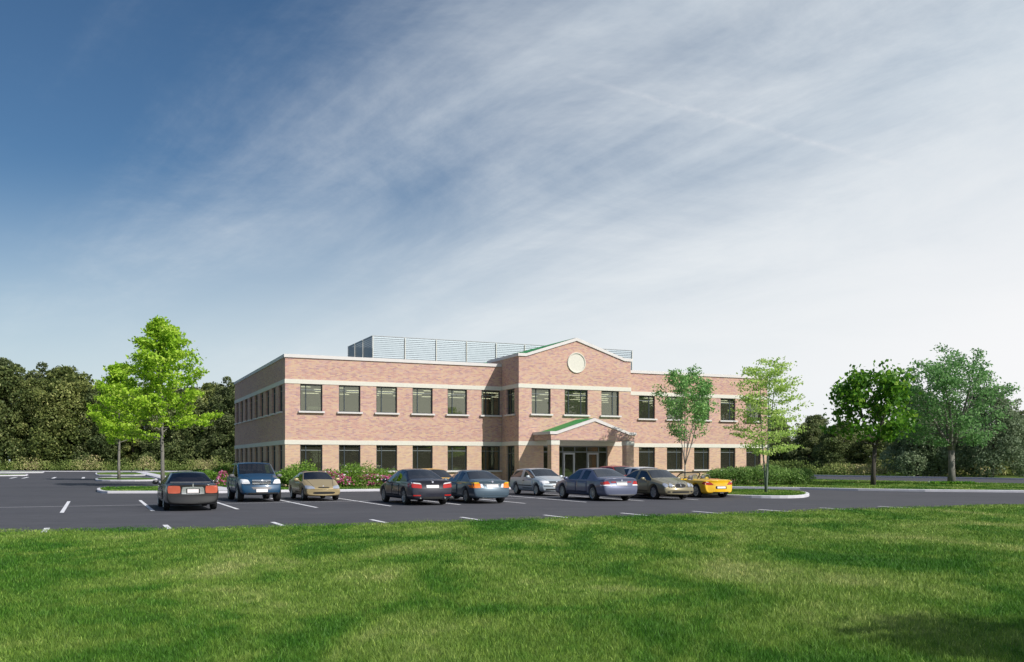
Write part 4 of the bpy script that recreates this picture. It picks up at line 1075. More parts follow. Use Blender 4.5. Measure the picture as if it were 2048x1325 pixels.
    # wheel arches (and cockpit) cut out
    cut = MB(); cut.m = 4; r = sp['wr']+.055
    for xa in sp['axles']:
        for s in (-1, 1):
            y0, y1 = (hw-.30, hw+.2) if s > 0 else (-hw-.2, -hw+.30)
            cut.add([(xa+r*math.cos(2*math.pi*k/28), y, sp['wr']+.01+r*math.sin(2*math.pi*k/28)*1.02) for y in (y0, y1) for k in range(28)],
                    [tuple(range(28)), tuple(range(28, 56))[::-1]]+[(k, (k+1) % 28, 28+(k+1) % 28, 28+k) for k in range(28)])
    if sp.get('open'):
        x0, x1 = sp['cockpit']; cut.add([(x, y, z) for z in (.42, 1.6) for x, y in ((x0, -hw*.74), (x1, -hw*.74), (x1, hw*.74), (x0, hw*.74))], [(0, 3, 2, 1), (4, 5, 6, 7), (0, 1, 5, 4), (1, 2, 6, 5), (2, 3, 7, 6), (3, 0, 4, 7)])
    cm = cut.mesh('cut', [M['liner']]*5); bmc = bmesh.new(); bmc.from_mesh(cm); bmesh.ops.recalc_face_normals(bmc, faces=bmc.faces); bmc.to_mesh(cm); bmc.free()
    co_ = bpy.data.objects.new('cut', cm); C.objects.link(co_)
    md = o.modifiers.new('b', 'BOOLEAN'); md.operation = 'DIFFERENCE'; md.object = co_; md.solver = 'EXACT'
    dg = bpy.context.evaluated_depsgraph_get(); dg.update(); me3 = bpy.data.meshes.new_from_object(o.evaluated_get(dg))
    bpy.data.objects.remove(o); bpy.data.objects.remove(co_)
    return me3, bvh

def split_by_mat(me, idx):
    bm = bmesh.new(); bm.from_mesh(me)
    bmesh.ops.delete(bm, geom=[f for f in bm.faces if f.material_index not in idx], context='FACES')
    for f in bm.faces: f.smooth = True
    out = bpy.data.meshes.new('part'); bm.to_mesh(out); bm.free(); return out

def patch(bvh, corners, axis, off=.008, nu=8, nv=5, rnd=0.0, thick=.02, name='patch', mat=None, parent=None):
    """sheet over the shell: corners in (a,b); axis 'rear','front' -> (y,z), 'left','right' -> (x,z), 'top' -> (x,y)"""
    c = [Vector(p) for p in corners]; V = []; 
    for j in range(nv+1):
        for i in range(nu+1):
            u, v = i/nu, j/nv
            if rnd:      # squeeze the unit square towards a rounded outline
                a, b = 2*u-1, 2*v-1
                a2, b2 = a*math.sqrt(max(0, 1-rnd*b*b/2)), b*math.sqrt(max(0, 1-rnd*a*a/2)); u, v = (a2+1)/2, (b2+1)/2
            p = (c[0]*(1-u)+c[1]*u)*(1-v)+(c[3]*(1-u)+c[2]*u)*v
            if axis == 'rear': o, d = Vector((-5, p[0], p[1])), Vector((1, 0, 0))
            elif axis == 'front': o, d = Vector((5, p[0], p[1])), Vector((-1, 0, 0))
            elif axis == 'left': o, d = Vector((p[0], 3, p[1])), Vector((0, -1, 0))
            elif axis == 'right': o, d = Vector((p[0], -3, p[1])), Vector((0, 1, 0))
            else: o, d = Vector((p[0], p[1], 4)), Vector((0, 0, -1))
            h, nrm_, _, _ = bvh.ray_cast(o, d)
            if h is None:
                h, nrm_, _, _ = bvh.find_nearest(o+d*(5-(abs(c[0][0]) if axis in ('left', 'right') else .3)) if axis in ('rear', 'front') else o+d*2)
            if nrm_.dot(d) > 0: nrm_ = -nrm_
            V.append((h+nrm_*off, h-nrm_*thick))
    mb = MB(); W_ = nu+1
    top = [a for a, b in V]; mb.add(top, [(j*W_+i, j*W_+i+1, (j+1)*W_+i+1, (j+1)*W_+i) for j in range(nv) for i in range(nu)])
    ed = [i for i in range(W_)]+[j*W_+nu for j in range(1, nv+1)]+[nv*W_+i for i in range(nu-1, -1, -1)]+[j*W_ for j in range(nv-1, 0, -1)]
    o0 = len(mb.v); mb.add([V[i][1] for i in ed], [])
    for k in range(len(ed)):
        k2 = (k+1) % len(ed); mb.f.append((ed[k], ed[k2], o0+k2, o0+k)); mb.mi.append(0)
    return mb.build(name, mat, parent, smooth=False)

wheel_cache = {}
def wheel_mesh(r, w, style):
    k = (round(r, 3), style)
    if k not in wheel_cache:
        t = MB(); ri = r*(.66 if style != 'suv' else .62)
        t.lathe([(ri, -w/2+.01), (ri+.02, -w/2), (r*.93, -w/2+.005), (r*.985, -w/2+.03), (r, -w/2+.06), (r, w/2-.06), (r*.985, w/2-.03), (r*.93, w/2-.005), (ri+.02, w/2), (ri, w/2-.01), (ri*.97, w/2-.05), (ri*.97, -w/2+.05), (ri, -w/2+.01)], 32)
        m = MB(); m.lathe([(ri+.006, w/2-.004), (ri-.022, w/2-.012), (ri-.03, w/2-.05), (ri-.03, -w/2+.02)], 32)
        m.lathe([(0, w/2-.015), (.045, w/2-.018), (.06, w/2-.045), (.06, w/2-.09)], 16)
        ns = {'five': 5, 'ten': 10, 'suv': 5}[style]
        for i in range(ns):
            a = 2*math.pi*i/ns; hw0 = .055 if ns == 5 else .02; hw1 = .075 if ns == 5 else .022
            p = lambda rr, s: (rr*math.cos(a)-s*math.sin(a), 0, rr*math.sin(a)+s*math.cos(a))
            q = [p(.04, -hw0), p(ri-.02, -hw1), p(ri-.02, hw1), p(.04, hw0)]
            m.add([(x, w/2-.02, z) for x, _, z in q]+[(x, w/2-.06, z) for x, _, z in q], [(0, 1, 2, 3), (0, 4, 5, 1), (1, 5, 6, 2), (2, 6, 7, 3), (3, 7, 4, 0)])
        d = MB(); d.lathe([(0, w/2-.10), (ri-.03, w/2-.10)], 24)
        wheel_cache[k] = (t.mesh('wheel', M['tyre'], True), m.mesh('rim', M['rim']), d.mesh('brake_disc', M['liner']))
        for q_ in wheel_cache[k]:
            bm = bmesh.new(); bm.from_mesh(q_); bmesh.ops.recalc_face_normals(bm, faces=bm.faces); bm.to_mesh(q_); bm.free()
    return wheel_cache[k]

def seat(parent, x, y, z, mat, w=.5):
    mb = MB(); mb.ellipsoid((x, y, z+.06), (.27, w/2, .11), p=.6); mb.ellipsoid((x-.27, y, z+.36), (.09, w/2*.92, .36), p=.6); mb.ellipsoid((x-.31, y, z+.76), (.05, .13, .085), p=.6)
    return mb.build('seat', mat, parent, smooth=True)

def make_car(sp, near_axle, facing, px=None, py=None, world=None):
    """near_axle: 'rear' or 'front' axle whose middle stands at picture point (px, py)"""
    L, W, H = sp['L'], sp['W'], sp['H']; hw = W/2; bp = sp['paint']
    dirn = NN if facing == 'viewer' else -NN
    P = v2(G(px, py)) if world is None else world
    ax = sp['axles'][0] if near_axle == 'rear' else sp['axles'][1]
    c = P - dirn*ax + Vector((0, 0)) 
    T = empty(sp['name'], (c.x, c.y, .006), math.atan2(dirn.y, dirn.x)); tag(T, sp['label'], sp.get('cat', 'car'), 'cars parked in front of the brick building')
    me, bvh = car_shell(sp)
    def part(name, idx, mats):
        m = split_by_mat(me, idx); m.materials.clear()
        for x in mats: m.materials.append(x)
        return link(bpy.data.objects.new(name, m), T)
    body = part('body', (0, 4), [bp]*4+[M['liner']])
    if not sp.get('open'):
        gl = M[sp.get('glass', 'carglass')]
        sm = split_by_mat(me, (1,)); bm = bmesh.new(); bm.from_mesh(sm); bm.verts.ensure_lookup_table(); seen = set()
        for v0 in bm.verts:
            if v0.index in seen: continue
            grp = {v0.index}; st = [v0]
            while st:
                q = st.pop()
                for e_ in q.link_edges:
                    w_ = e_.other_vert(q)
                    if w_.index not in grp: grp.add(w_.index); st.append(w_)
            seen |= grp
            b2 = bm.copy(); bmesh.ops.delete(b2, geom=[x for x in b2.verts if x.index not in grp], context='VERTS')
            m2 = bpy.data.meshes.new('side_window'); b2.to_mesh(m2); b2.free(); m2.materials.clear()
            for _ in range(5): m2.materials.append(gl)
            link(bpy.data.objects.new('side_window', m2), T)
        bm.free(); part('windscreen', (2,), [gl]*5); part('rear_window', (3,), [gl]*5)
    # cabin
    zb = sp['zbelt']
    mb = MB(); x0, x1 = sp['x_rwb']+.15, sp['x_cowl']-.25; mb.box(x0, x1, -hw*.78, hw*.78, .34, .42 if not sp.get('open') else .44)
    if not sp.get('open'):
        mb.box(x1-.35, x1+.15, -hw*.80, hw*.80, zb-.22, zb-.03); mb.box(x0-.1, x0+.25, -hw*.76, hw*.76, .42, zb-.02)
        mb.box(x0+.251, x1-.351, -hw*.83, -hw*.78, .42, zb-.02); mb.box(x0+.251, x1-.351, hw*.78, hw*.83, .42, zb-.02)
    else: mb.box(x1-.12, x1+.12, -hw*.72, hw*.72, .44, zb-.04)
    mb.build('interior', M['cabin'], T)
    xs = (x0+x1)/2+.25
    for s in (-1, 1): seat(T, xs+.05, s*.37, .50 if not sp.get('open') else .22, M['cabin'] if not sp.get('open') else M['grey_plastic'])
    if not sp.get('open') and not sp.get('two'):
        mb = MB(); mb.ellipsoid((x0+.42, 0, .88), (.10, hw*.70, .30), p=.5)
        for s in (-.36, .36): mb.ellipsoid((x0+.38, s, zb+.22), (.05, .13, .08), p=.6)
        mb.build('rear_seat', M['cabin'], T, smooth=True)
    mb = MB(); cx = x1-.33; t_ = [Vector((cx-.06*math.sin(a)*.6, .37+.18*math.cos(a), zb-.03+.18*math.sin(a))) for a in [2*math.pi*k/18 for k in range(19)]]; mb.tube(t_, .015, 6, cap=False)
    mb.build('steering_wheel', M['liner'], T, smooth=True)
    # wheels
    wm = wheel_mesh(sp['wr'], sp.get('ww', .22), sp.get('rimstyle', 'ten'))
    for xa in sp['axles']:
        for s in (1, -1):
            o = link(bpy.data.objects.new('wheel', wm[0]), T); o.location = (xa, s*(hw-.135), sp['wr']); o.rotation_euler = (0, 0, 0 if s > 0 else math.pi)
            link(bpy.data.objects.new('rim', wm[1]), o); link(bpy.data.objects.new('brake_disc', wm[2]), o)
    # doors
    for s, nm in ((1, 'left'), (-1, 'right')):
        for (a, b) in sp['doors']:
            z0, z1 = .36, zb-.045; sk = .05
            patch(bvh, [(a, z0), (b, z0), (b+.0, z1), (a+.0, z1)], nm, .003, 10, 6, .12, .01, 'door_gap', M['liner'], T)
            d = patch(bvh, [(a+.014, z0+.014), (b-.014, z0+.014), (b-.014, z1-.010), (a+.014, z1-.010)], nm, .009, 10, 6, .12, .006, 'door', bp, T)
            for p in d.data.polygons: p.use_smooth = True
            hx = a+.06; patch(bvh, [(hx, zb-.15), (hx+.17, zb-.15), (hx+.17, zb-.115), (hx, zb-.115)], nm, .035, 2, 1, 0, .0, 'door_handle', sp.get('handle', bp), d)
    if sp.get('side_strip'):
        for nm in ('left', 'right'):
            patch(bvh, [(sp['axles'][0]+.42, .50), (sp['axles'][1]-.42, .50), (sp['axles'][1]-.42, .545), (sp['axles'][0]+.42, .545)], nm, .022, 10, 1, 0, .02, 'side_moulding', M['liner'], T)
    # mirrors
    for s in (1, -1):
        mb = MB(); mx = sp['x_cowl']-.42; mb.ellipsoid((mx, s*(hw+.11), zb+.07), (.075, .115, .075), 10, 8, .7); mb.tube([(mx+.02, s*(hw-.06), zb-.01), (mx, s*(hw+.05), zb+.04)], .022, 6)
        mb.build('mirror', sp.get('mirror', bp), T, smooth=True)
    # bonnet line
    for (a, b, yy) in sp.get('hoodlines', []):
        for s in (1, -1):
            patch(bvh, [(a, s*yy), (b, s*(yy-.16)), (b, s*(yy-.16)+.016), (a, s*yy+.016)], 'top', .003, 8, 1, 0, .01, 'bonnet_seam', M['liner'], T)
    for it in sp['bits']:
        nm, axis, cs, mat = it[:4]; kw = it[4] if len(it) > 4 else {}
        mir = kw.pop('mirror', False) if isinstance(kw, dict) else False
        mt = bp if mat == 'body' else M[mat]
        patch(bvh, cs, axis, mat=mt, parent=T, name=nm, **kw)
        if mir: patch(bvh, [(-p[0], p[1]) for p in cs], axis, mat=mt, parent=T, name=nm, **kw); kw['mirror'] = True
    for f in sp.get('extra', []): f(T, bvh, sp)
    return T
def emblem(axis, z, r, kind):
    def f(T, bvh, sp):
        s = -1 if axis == 'rear' else 1
        h, n_, _, _ = bvh.ray_cast(Vector((5*s, 0, z)), Vector((-s, 0, 0))); x = h.x+.02*s
        mb = MB()
        if kind == 'star':
            mb.lathe([(r, -.004), (r, .008), (r*.86, .012), (r*.86, -.004)], 20, 'x', (x+.03*s, 0, z))
            for k in range(3):
                a = math.pi/2+k*2*math.pi/3; mb.tube([(x+.035*s, 0, z), (x+.035*s, r*.9*math.cos(a), z+r*.9*math.sin(a))], [.016, .005], 6)
            mb.build('emblem', M['chrome'], T)
        elif kind == 'ornament':
            mb.box(x-.01, x+.01, -.018, .018, z-.03, z+.075); mb.box(x-.012, x+.012, -.035, .035, z-.04, z-.031); mb.build('emblem', M['chrome'], T)
        else:
            mb.lathe([(0, .0), (r, .0), (r, -.01)], 18, 'x', (x, 0, z)); e = mb.build('emblem', M['clearlamp'], T)
            q = MB()
            for a0 in (0, math.pi):
                q.add([(x+.006*s, 0, z)]+[(x+.006*s, r*.62*math.cos(a0+t), z+r*.62*math.sin(a0+t)) for t in (0, .39, .785, 1.18, 1.57)], [(0, 1, 2, 3, 4, 5)])
            q.build('emblem_quarters', M['blueemb'], e, fix=False)
    return f
def exhausts(ys, z=.27):
    def f(T, bvh, sp):
        for y in ys:
            mb = MB(); mb.tube([(-sp['L']/2-.06, y, z), (-sp['L']/2+.3, y, z)], .04, 12, cap=False); mb.tube([(-sp['L']/2-.05, y, z), (-sp['L']/2+.3, y, z)], .033, 12); mb.build('exhaust', M['chrome'], T)
    return f
def roof_rails(T, bvh, sp):
    for s in (1, -1):
        mb = MB(); y = s*(sp['roofw']/2-.1); z = sp['H']+.035; mb.tube([(sp['x_rr']+.1, y, z-.07), (sp['x_rr']+.25, y, z), (sp['x_rf']-.3, y, z), (sp['x_rf']-.1, y, z-.07)], .018, 6); mb.build('roof_rail', M['liner'], T)
R_ = lambda y0, y1, z0, z1: [(y0, z0), (y1, z0), (y1, z1), (y0, z1)]
def plate(axis, z, w=.52, h=.115, y=0): return ('number_plate', axis, R_(y-w/2, y+w/2, z, z+h), 'plate', dict(off=.022, nu=2, nv=1))
mi = lambda **k: dict(mirror=True, **k)

# black luxury sedan, rear view
make_car(dict(name='sedan', label='black sedan seen from behind with square coral tail lamps and a silver plate surround', L=5.2, W=1.90, H=1.40, zdeck=.98, zcowl=.97, zhood=.84, zbelt=.90, x_rwb=-1.75, x_rr=-.95, x_rf=.55, x_cowl=1.25, roofw=1.22,
    wr=.34, axles=(-1.45, 1.50), doors=[(-.95, .02), (.05, 1.12)], paint=paint('black_paint', (.010, .010, .011), .1, .4), rimstyle='ten', bump=.04, zbump=.52, curve_r=.10, rear_quarter=0,
    bits=[('tail_lamp', 'rear', R_(.42, .84, .63, .90), 'corallamp', mi(rnd=.35, off=.012)), ('plate_surround', 'rear', [(-.40, .60), (.40, .60), (.36, .86), (-.36, .86)], 'chrome', dict(rnd=.2, off=.012)),
          ('plate_recess', 'rear', R_(-.23, .23, .625, .80), 'liner', dict(off=.016, nu=2, nv=2)), ('number_plate', 'rear', R_(-.19, .19, .65, .78), 'plate', dict(off=.022, nu=2, nv=1)),
          ('bumper_seam', 'rear', R_(-.86, .86, .535, .55), 'liner', dict(off=.006, nu=14, nv=1)),
          ('window_trim', 'rear', [(-.70, 1.0), (.70, 1.0), (.70, 1.02), (-.70, 1.02)], 'grey_plastic', dict(off=.006, nu=12, nv=1))],
    extra=[emblem('rear', .90, .03, 'ornament')]), 'rear', 'away', 380, 1020)
# blue off-roader
make_car(dict(name='off_roader', cat='off-roader', label='tall dark blue off-roader facing the lawn with white headlamps and a three-bar grille', L=4.6, W=1.86, H=1.74, zl=.30, zdeck=1.12, zcowl=1.20, zhood=1.06, zbelt=1.06, x_rwb=-2.12, x_rr=-1.85, x_rf=.30, x_cowl=1.10, roofw=1.46, x_b=-.35,
    wr=.385, ww=.27, axles=(-1.40, 1.43), doors=[(-1.25, -.32), (-.28, .95)], paint=paint('deep_blue_paint', (.006, .048, .11), .15, .42), rimstyle='suv', bump=.09, zbump=.72, mirror=M['grey_plastic'], hoodlines=[(1.15, 1.95, .62)],
    bits=[('headlamp', 'front', [(.46, .80), (.86, .80), (.84, 1.0), (.56, .97)], 'clearlamp', mi(rnd=.4, off=.012)), ('grille', 'front', [(-.38, .78), (.38, .78), (.40, .96), (-.40, .96)], 'liner', dict(off=.008)),
          ('grille_bar', 'front', R_(-.385, .385, .79, .825), 'chrome', dict(off=.03, nu=8, nv=1)), ('grille_bar', 'front', R_(-.39, .39, .85, .885), 'chrome', dict(off=.03, nu=8, nv=1)), ('grille_bar', 'front', R_(-.395, .395, .91, .945), 'chrome', dict(off=.03, nu=8, nv=1)),
          ('air_intake', 'front', [(-.36, .55), (.36, .55), (.44, .66), (-.44, .66)], 'grey_plastic', dict(off=.006)), ('number_plate', 'front', R_(-.24, .24, .44, .57), 'plate', dict(off=.035, nu=2, nv=1)),
          ('bumper_seam', 'front', R_(-.86, .86, .745, .757), 'liner', dict(off=.005, nu=14, nv=1)), ('lower_grille', 'front', R_(-.70, .70, .345, .42), 'liner', dict(off=.006))],
    extra=[emblem('front', .875, .085, 'star'), roof_rails]), 'front', 'viewer', 517, 1003.5)
# tan coupe
make_car(dict(name='coupe', label='small tan coupe facing the lawn with grey headlamps and a wide black air intake', L=4.35, W=1.68, H=1.34, zdeck=.93, zcowl=.93, zhood=.70, zbelt=.87, x_rwb=-1.45, x_rr=-.62, x_rf=.32, x_cowl=1.12, roofw=1.12,
    wr=.30, ww=.20, axles=(-1.25, 1.32), doors=[(-.30, .98)], paint=paint('tan_paint', (.40, .31, .165), .35, .4), two=1, pillars=0, bump=.05, zbump=.50, curve_f=.26, hoodlines=[(1.10, 1.95, .60)],
    bits=[('headlamp', 'front', [(.38, .55), (.78, .55), (.76, .70), (.46, .66)], 'greylamp', mi(rnd=.35, off=.01)), ('grille', 'front', R_(-.26, .26, .58, .625), 'liner', dict(rnd=.5, off=.008)),
          ('air_intake', 'front', R_(-.50, .50, .315, .42), 'liner', dict(rnd=.6, off=.006)), ('bumper_seam', 'front', R_(-.74, .74, .525, .536), 'liner', dict(off=.004, nu=14, nv=1))],
    extra=[emblem('front', .66, .03, 'disc')]), 'front', 'viewer', 640, 1001.5)
# navy sedan
make_car(dict(name='sedan', label='dark navy, almost black sedan seen from behind with red tail lamps and twin exhausts', L=4.85, W=1.85, H=1.47, zdeck=1.04, zcowl=.99, zhood=.80, zbelt=.90, x_rwb=-1.66, x_rr=-.72, x_rf=.45, x_cowl=1.22, roofw=1.16,
    wr=.34, ww=.24, axles=(-1.42, 1.47), doors=[(-.85, .08), (.11, 1.08)], paint=paint('navy_black_paint', (.013, .014, .028), .2, .36), bump=.07, zbump=.62, rear_quarter=0,
    bits=[('tail_lamp', 'rear', [(.44, .68), (.90, .72), (.88, .90), (.46, .85)], 'redlamp', mi(rnd=.25, off=.012)), ('lamp_strip', 'rear', [(.46, .845), (.88, .895), (.87, .935), (.52, .90)], 'clearlamp', mi(off=.014, nv=2)),
          plate('rear', .70), ('boot_seam', 'rear', R_(-.45, .45, .845, .856), 'liner', dict(off=.004, nv=1)), ('bumper_seam', 'rear', R_(-.86, .86, .63, .642), 'liner', dict(off=.004, nu=14, nv=1)),
          ('reflector', 'rear', R_(.50, .80, .38, .43), 'redlamp', mi(off=.008, nv=1)), ('diffuser', 'rear', R_(-.40, .40, .25, .35), 'liner', dict(off=.006))],
    extra=[emblem('rear', .945, .04, 'disc'), exhausts((-.52, .52), .30)]), 'rear', 'away', 849, 1009.5)
# blue-grey coupe
make_car(dict(name='coupe', label='blue-grey coupe seen from behind with orange and white tail lamps', L=4.5, W=1.76, H=1.41, zdeck=1.0, zcowl=.96, zhood=.78, zbelt=.88, x_rwb=-1.52, x_rr=-.66, x_rf=.38, x_cowl=1.15, roofw=1.12,
    wr=.33, ww=.22, axles=(-1.34, 1.38), doors=[(-.42, 1.02)], paint=paint('slate_blue_paint', (.062, .10, .138), .3, .38), two=1, bump=.09, zbump=.60, rear_quarter=0,
    bits=[('tail_lamp', 'rear', [(.50, .66), (.86, .66), (.85, .86), (.53, .86)], 'orangelamp', mi(rnd=.2, off=.012)), ('reversing_lamp', 'rear', [(.38, .67), (.495, .67), (.525, .83), (.44, .83)], 'clearlamp', mi(off=.012, nv=2)),
          ('turn_signal', 'rear', [(.56, .845), (.84, .845), (.83, .90), (.60, .90)], 'yellowlamp', mi(off=.016, nv=1)),
          plate('rear', .68), ('plate_lamp_bar', 'rear', R_(-.34, .34, .80, .83), 'chrome', dict(off=.014, nv=1)), ('bumper_seam', 'rear', R_(-.82, .82, .612, .625), 'liner', dict(off=.004, nu=14, nv=1)), ('bumper_seam', 'rear', R_(-.80, .80, .33, .34), 'liner', dict(off=.004, nu=14, nv=1))],
    extra=[emblem('rear', .925, .04, 'disc'), exhausts((.30, .42), .27)]), 'rear', 'away', 968, 1006.5)
# silver hatchback
gx = v2(G(1076, 992.3)) + E*.70
make_car(dict(name='hatchback', label='small silver-white three-door hatchback with dark windows facing the lawn', L=4.1, W=1.72, H=1.43, zdeck=.98, zcowl=.99, zhood=.84, zbelt=.90, glass='darkglass', x_rwb=-1.95, x_rr=-1.55, x_rf=.18, x_cowl=1.05, roofw=1.26, x_b=-.42,
    wr=.315, ww=.21, axles=(-1.22, 1.27), doors=[(-.32, .92)], paint=paint('silver_paint', (.42, .47, .52), .35, .34), rimstyle='five', bump=.07, zbump=.56, side_strip=1, handle=M['liner'], hoodlines=[(1.05, 1.8, .62)],
    bits=[('headlamp', 'front', [(.42, .64), (.80, .64), (.79, .78), (.44, .78)], 'clearlamp', mi(rnd=.3, off=.01)), ('grille', 'front', R_(-.40, .40, .66, .76), 'liner', dict(off=.008)), ('grille_bar', 'front', R_(-.40, .40, .70, .715), 'chrome', dict(off=.014, nv=1)),
          ('bumper_strip', 'front', R_(-.82, .82, .50, .545), 'liner', dict(off=.014, nu=14, nv=1)), plate('front', .46, .48), ('air_intake', 'front', R_(.10, .62, .29, .38), 'liner', mi(off=.006)), ('air_intake', 'front', R_(-.06, .06, .29, .38), 'liner', dict(off=.006))],
    extra=[emblem('front', .72, .045, 'disc')]), 'front', 'viewer', world=gx)
# lavender grey luxury sedan
make_car(dict(name='sedan', label='large lavender-grey sedan seen from behind with a bright strip above its plate', L=5.0, W=1.88, H=1.48, zdeck=1.06, zcowl=1.0, zhood=.84, zbelt=.91, x_rwb=-1.72, x_rr=-.85, x_rf=.48, x_cowl=1.25, roofw=1.18,
    wr=.345, ww=.24, axles=(-1.47, 1.50), doors=[(-.95, .05), (.08, 1.10)], paint=paint('lavender_grey_paint', (.115, .13, .205), .35, .36), bump=.09, zbump=.66, rear_quarter=0,
    bits=[('tail_lamp', 'rear', [(.56, .745), (.90, .72), (.89, .86), (.66, .90)], 'redlamp', mi(rnd=.2, off=.012)), ('lamp_strip', 'rear', [(.56, .69), (.90, .69), (.90, .735), (.56, .742)], 'clearlamp', mi(off=.014, nv=1)),
          ('boot_lamp', 'rear', R_(.29, .52, .83, .875), 'redlamp', mi(off=.012, nv=1)), ('plate_lamp_bar', 'rear', R_(-.28, .28, .83, .865), 'chrome', dict(off=.02, nv=1)), plate('rear', .70),
          ('boot_seam', 'rear', R_(-.50, .50, .665, .677), 'liner', dict(off=.004, nv=1)), ('skirt', 'rear', R_(-.80, .80, .24, .31), 'grey_plastic', dict(off=.006, nu=12))],
    extra=[emblem('rear', .93, .04, 'disc')]), 'rear', 'away', 1220, 1001.5)
# khaki gold sedan
make_car(dict(name='sedan', label='khaki-gold sedan facing the lawn with four round headlamps and an oval grille', L=4.7, W=1.80, H=1.43, zdeck=.98, zcowl=.98, zhood=.80, zbelt=.88, x_rwb=-1.58, x_rr=-.72, x_rf=.36, x_cowl=1.12, roofw=1.16,
    wr=.33, ww=.22, axles=(-1.36, 1.38), doors=[(-.88, .02), (.05, .98)], paint=paint('khaki_gold_paint', (.25, .215, .135), .4, .38), rimstyle='five', bump=.07, zbump=.52, curve_f=.24, hoodlines=[(1.10, 2.05, .58), (1.20, 2.1, .40)],
    bits=[('headlamp', 'front', R_(.40, .59, .57, .74), 'greylamp', mi(rnd=1, off=.02, nu=8, nv=8)), ('headlamp', 'front', R_(.62, .80, .57, .75), 'greylamp', mi(rnd=1, off=.02, nu=8, nv=8)),
          ('grille_surround', 'front', R_(-.30, .30, .55, .75), 'grey_plastic', dict(rnd=.9, off=.012, nu=10, nv=6)), ('grille', 'front', R_(-.27, .27, .57, .73), 'liner', dict(rnd=.9, off=.016, nu=10, nv=6)),
          ('grille_bar', 'front', R_(-.012, .012, .575, .725), 'chrome', dict(off=.022, nu=1)), ('air_intake', 'front', R_(-.48, .48, .31, .40), 'liner', dict(rnd=.35, off=.006)), ('fog_lamp', 'front', R_(.54, .70, .33, .40), 'liner', mi(rnd=.8, off=.006)),
          ('bumper_seam', 'front', R_(-.80, .80, .535, .547), 'liner', dict(off=.004, nu=14, nv=1))],
    extra=[emblem('front', .775, .03, 'ornament')]), 'front', 'viewer', 1338, 998.8)
# yellow convertible
def roadster_bits(T, bvh, sp):
    hw = sp['W']/2; zb = sp['zbelt']; xc = sp['cockpit'][1]
    A = [(xc+.12, -hw*.78, zb+.02), (xc-.22, -hw*.70, zb+.30), (xc-.30, -hw*.55, zb+.375), (xc-.32, 0, zb+.39), (xc-.30, hw*.55, zb+.375), (xc-.22, hw*.70, zb+.30), (xc+.12, hw*.78, zb+.02)]
    mb = MB(); mb.tube(A, .032, 8); fr = mb.build('windscreen_frame', M['liner'], T, smooth=True)
    mb = MB(); mb.add([A[0], A[1], A[2], A[3], A[4], A[5], A[6], (xc+.16, 0, zb+.03)], [(0, 1, 7), (1, 2, 7), (2, 3, 7), (3, 4, 7), (4, 5, 7), (5, 6, 7)]); mb.build('windscreen', M['clearglass'], T, fix=False)
    for s in (1, -1):
        x = sp['cockpit'][0]+.12; a = [Vector((x, s*.37+.19*math.cos(t), zb+.02+.27*math.sin(t))) for t in [math.pi*k/10 for k in range(11)]]
        mb = MB(); mb.tube(a, .022, 8); mb.build('roll_hoop', M['grey_plastic'], T, smooth=True)
        mb = MB(); mb.add([tuple(p) for p in a], [tuple(range(11))]); mb.build('wind_deflector', M['clearglass'], T, fix=False)
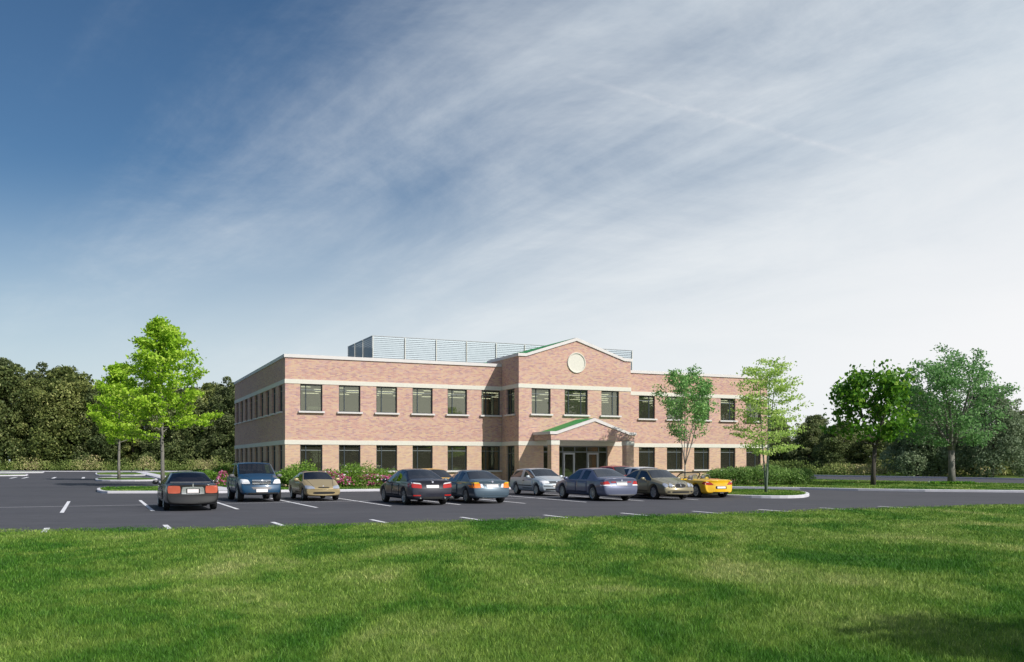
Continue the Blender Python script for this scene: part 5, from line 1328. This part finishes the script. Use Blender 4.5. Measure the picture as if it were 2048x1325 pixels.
make_car(dict(name='convertible', label='yellow open-topped convertible with twin roll hoops, parked beside the kerbed island', cat='convertible', L=4.3, W=1.78, H=.93, zdeck=.90, zcowl=.87, zhood=.74, zbelt=.83, x_rwb=-1.0, x_rr=-.60, x_rf=.3, x_cowl=.85, roofw=1.40,
    wr=.33, ww=.25, axles=(-1.24, 1.18), doors=[(-.35, .75)], paint=paint('yellow_paint', (.80, .46, .008), .05, .3), rimstyle='five', bump=.05, zbump=.60, curve_r=.40, taper=.84, open=1, cockpit=(-.62, .68), pillars=0,
    bits=[('tail_lamp', 'rear', [(.36, .63), (.86, .64), (.82, .79), (.56, .785)], 'redlamp', mi(rnd=.55, off=.012)), ('turn_signal', 'rear', [(.60, .755), (.76, .755), (.76, .785), (.63, .782)], 'clearlamp', mi(rnd=.4, off=.016, nv=2)),
          ('plate_recess', 'rear', R_(-.32, .32, .44, .58), 'liner', dict(off=.005, rnd=.15)), ('number_plate', 'rear', R_(-.24, .24, .465, .555), 'plate', dict(off=.018, nu=2, nv=1)),
          ('brake_lamp', 'top', [(-1.55, -.32), (-1.47, -.32), (-1.47, .32), (-1.55, .32)], 'redlamp', dict(off=.012)), ('boot_seam', 'rear', R_(-.62, .62, .625, .636), 'liner', dict(off=.004, nv=1)),
          ('diffuser', 'rear', R_(-.45, .45, .22, .30), 'liner', dict(off=.005))],
    extra=[roadster_bits, exhausts((-.06, .06), .25)]), 'rear', 'away', 1420, 995.5)
# three cars mostly hidden in the far row
def behind(name, label, L, W, H, mat, px, Z, dz=0):
    make_car(dict(name=name, label=label, L=L, W=W, H=H, zdeck=1.0+dz, zcowl=.98+dz, zhood=.80+dz, zbelt=.93+dz, x_rwb=-L/2+.45, x_rr=-L/2+.9, x_rf=.12, x_cowl=1.0, glass='darkglass', roofw=1.2, wr=.32, axles=(-1.3, 1.32), doors=[(-.85, .0), (.03, .95)], paint=mat, bump=.06,
        bits=[('headlamp', 'front', R_(.45, .80, .58+dz, .72+dz), 'clearlamp', mi(rnd=.3, off=.01)), ('grille', 'front', R_(-.34, .34, .58+dz, .68+dz), 'liner', dict(off=.008)), plate('front', .40)]), 'front', 'viewer', px, HY+EYE*F/Z)
behind('hatchback', 'yellow car mostly hidden between the navy sedan and the blue-grey coupe', 4.2, 1.74, 1.44, paint('amber_paint', (.66, .36, .02), .05, .34), 884, 43.8)
behind('estate_car', 'red car of which only the roof shows behind the lavender-grey sedan', 4.4, 1.78, 1.56, paint('red_paint', (.36, .035, .025), .1, .34), 1268, 48.9, .05)
behind('estate_car', 'white car with dark windows mostly hidden behind the khaki-gold sedan', 4.4, 1.76, 1.50, paint('white_paint', (.62, .64, .68), .1, .34), 1322, 47.6, .04)
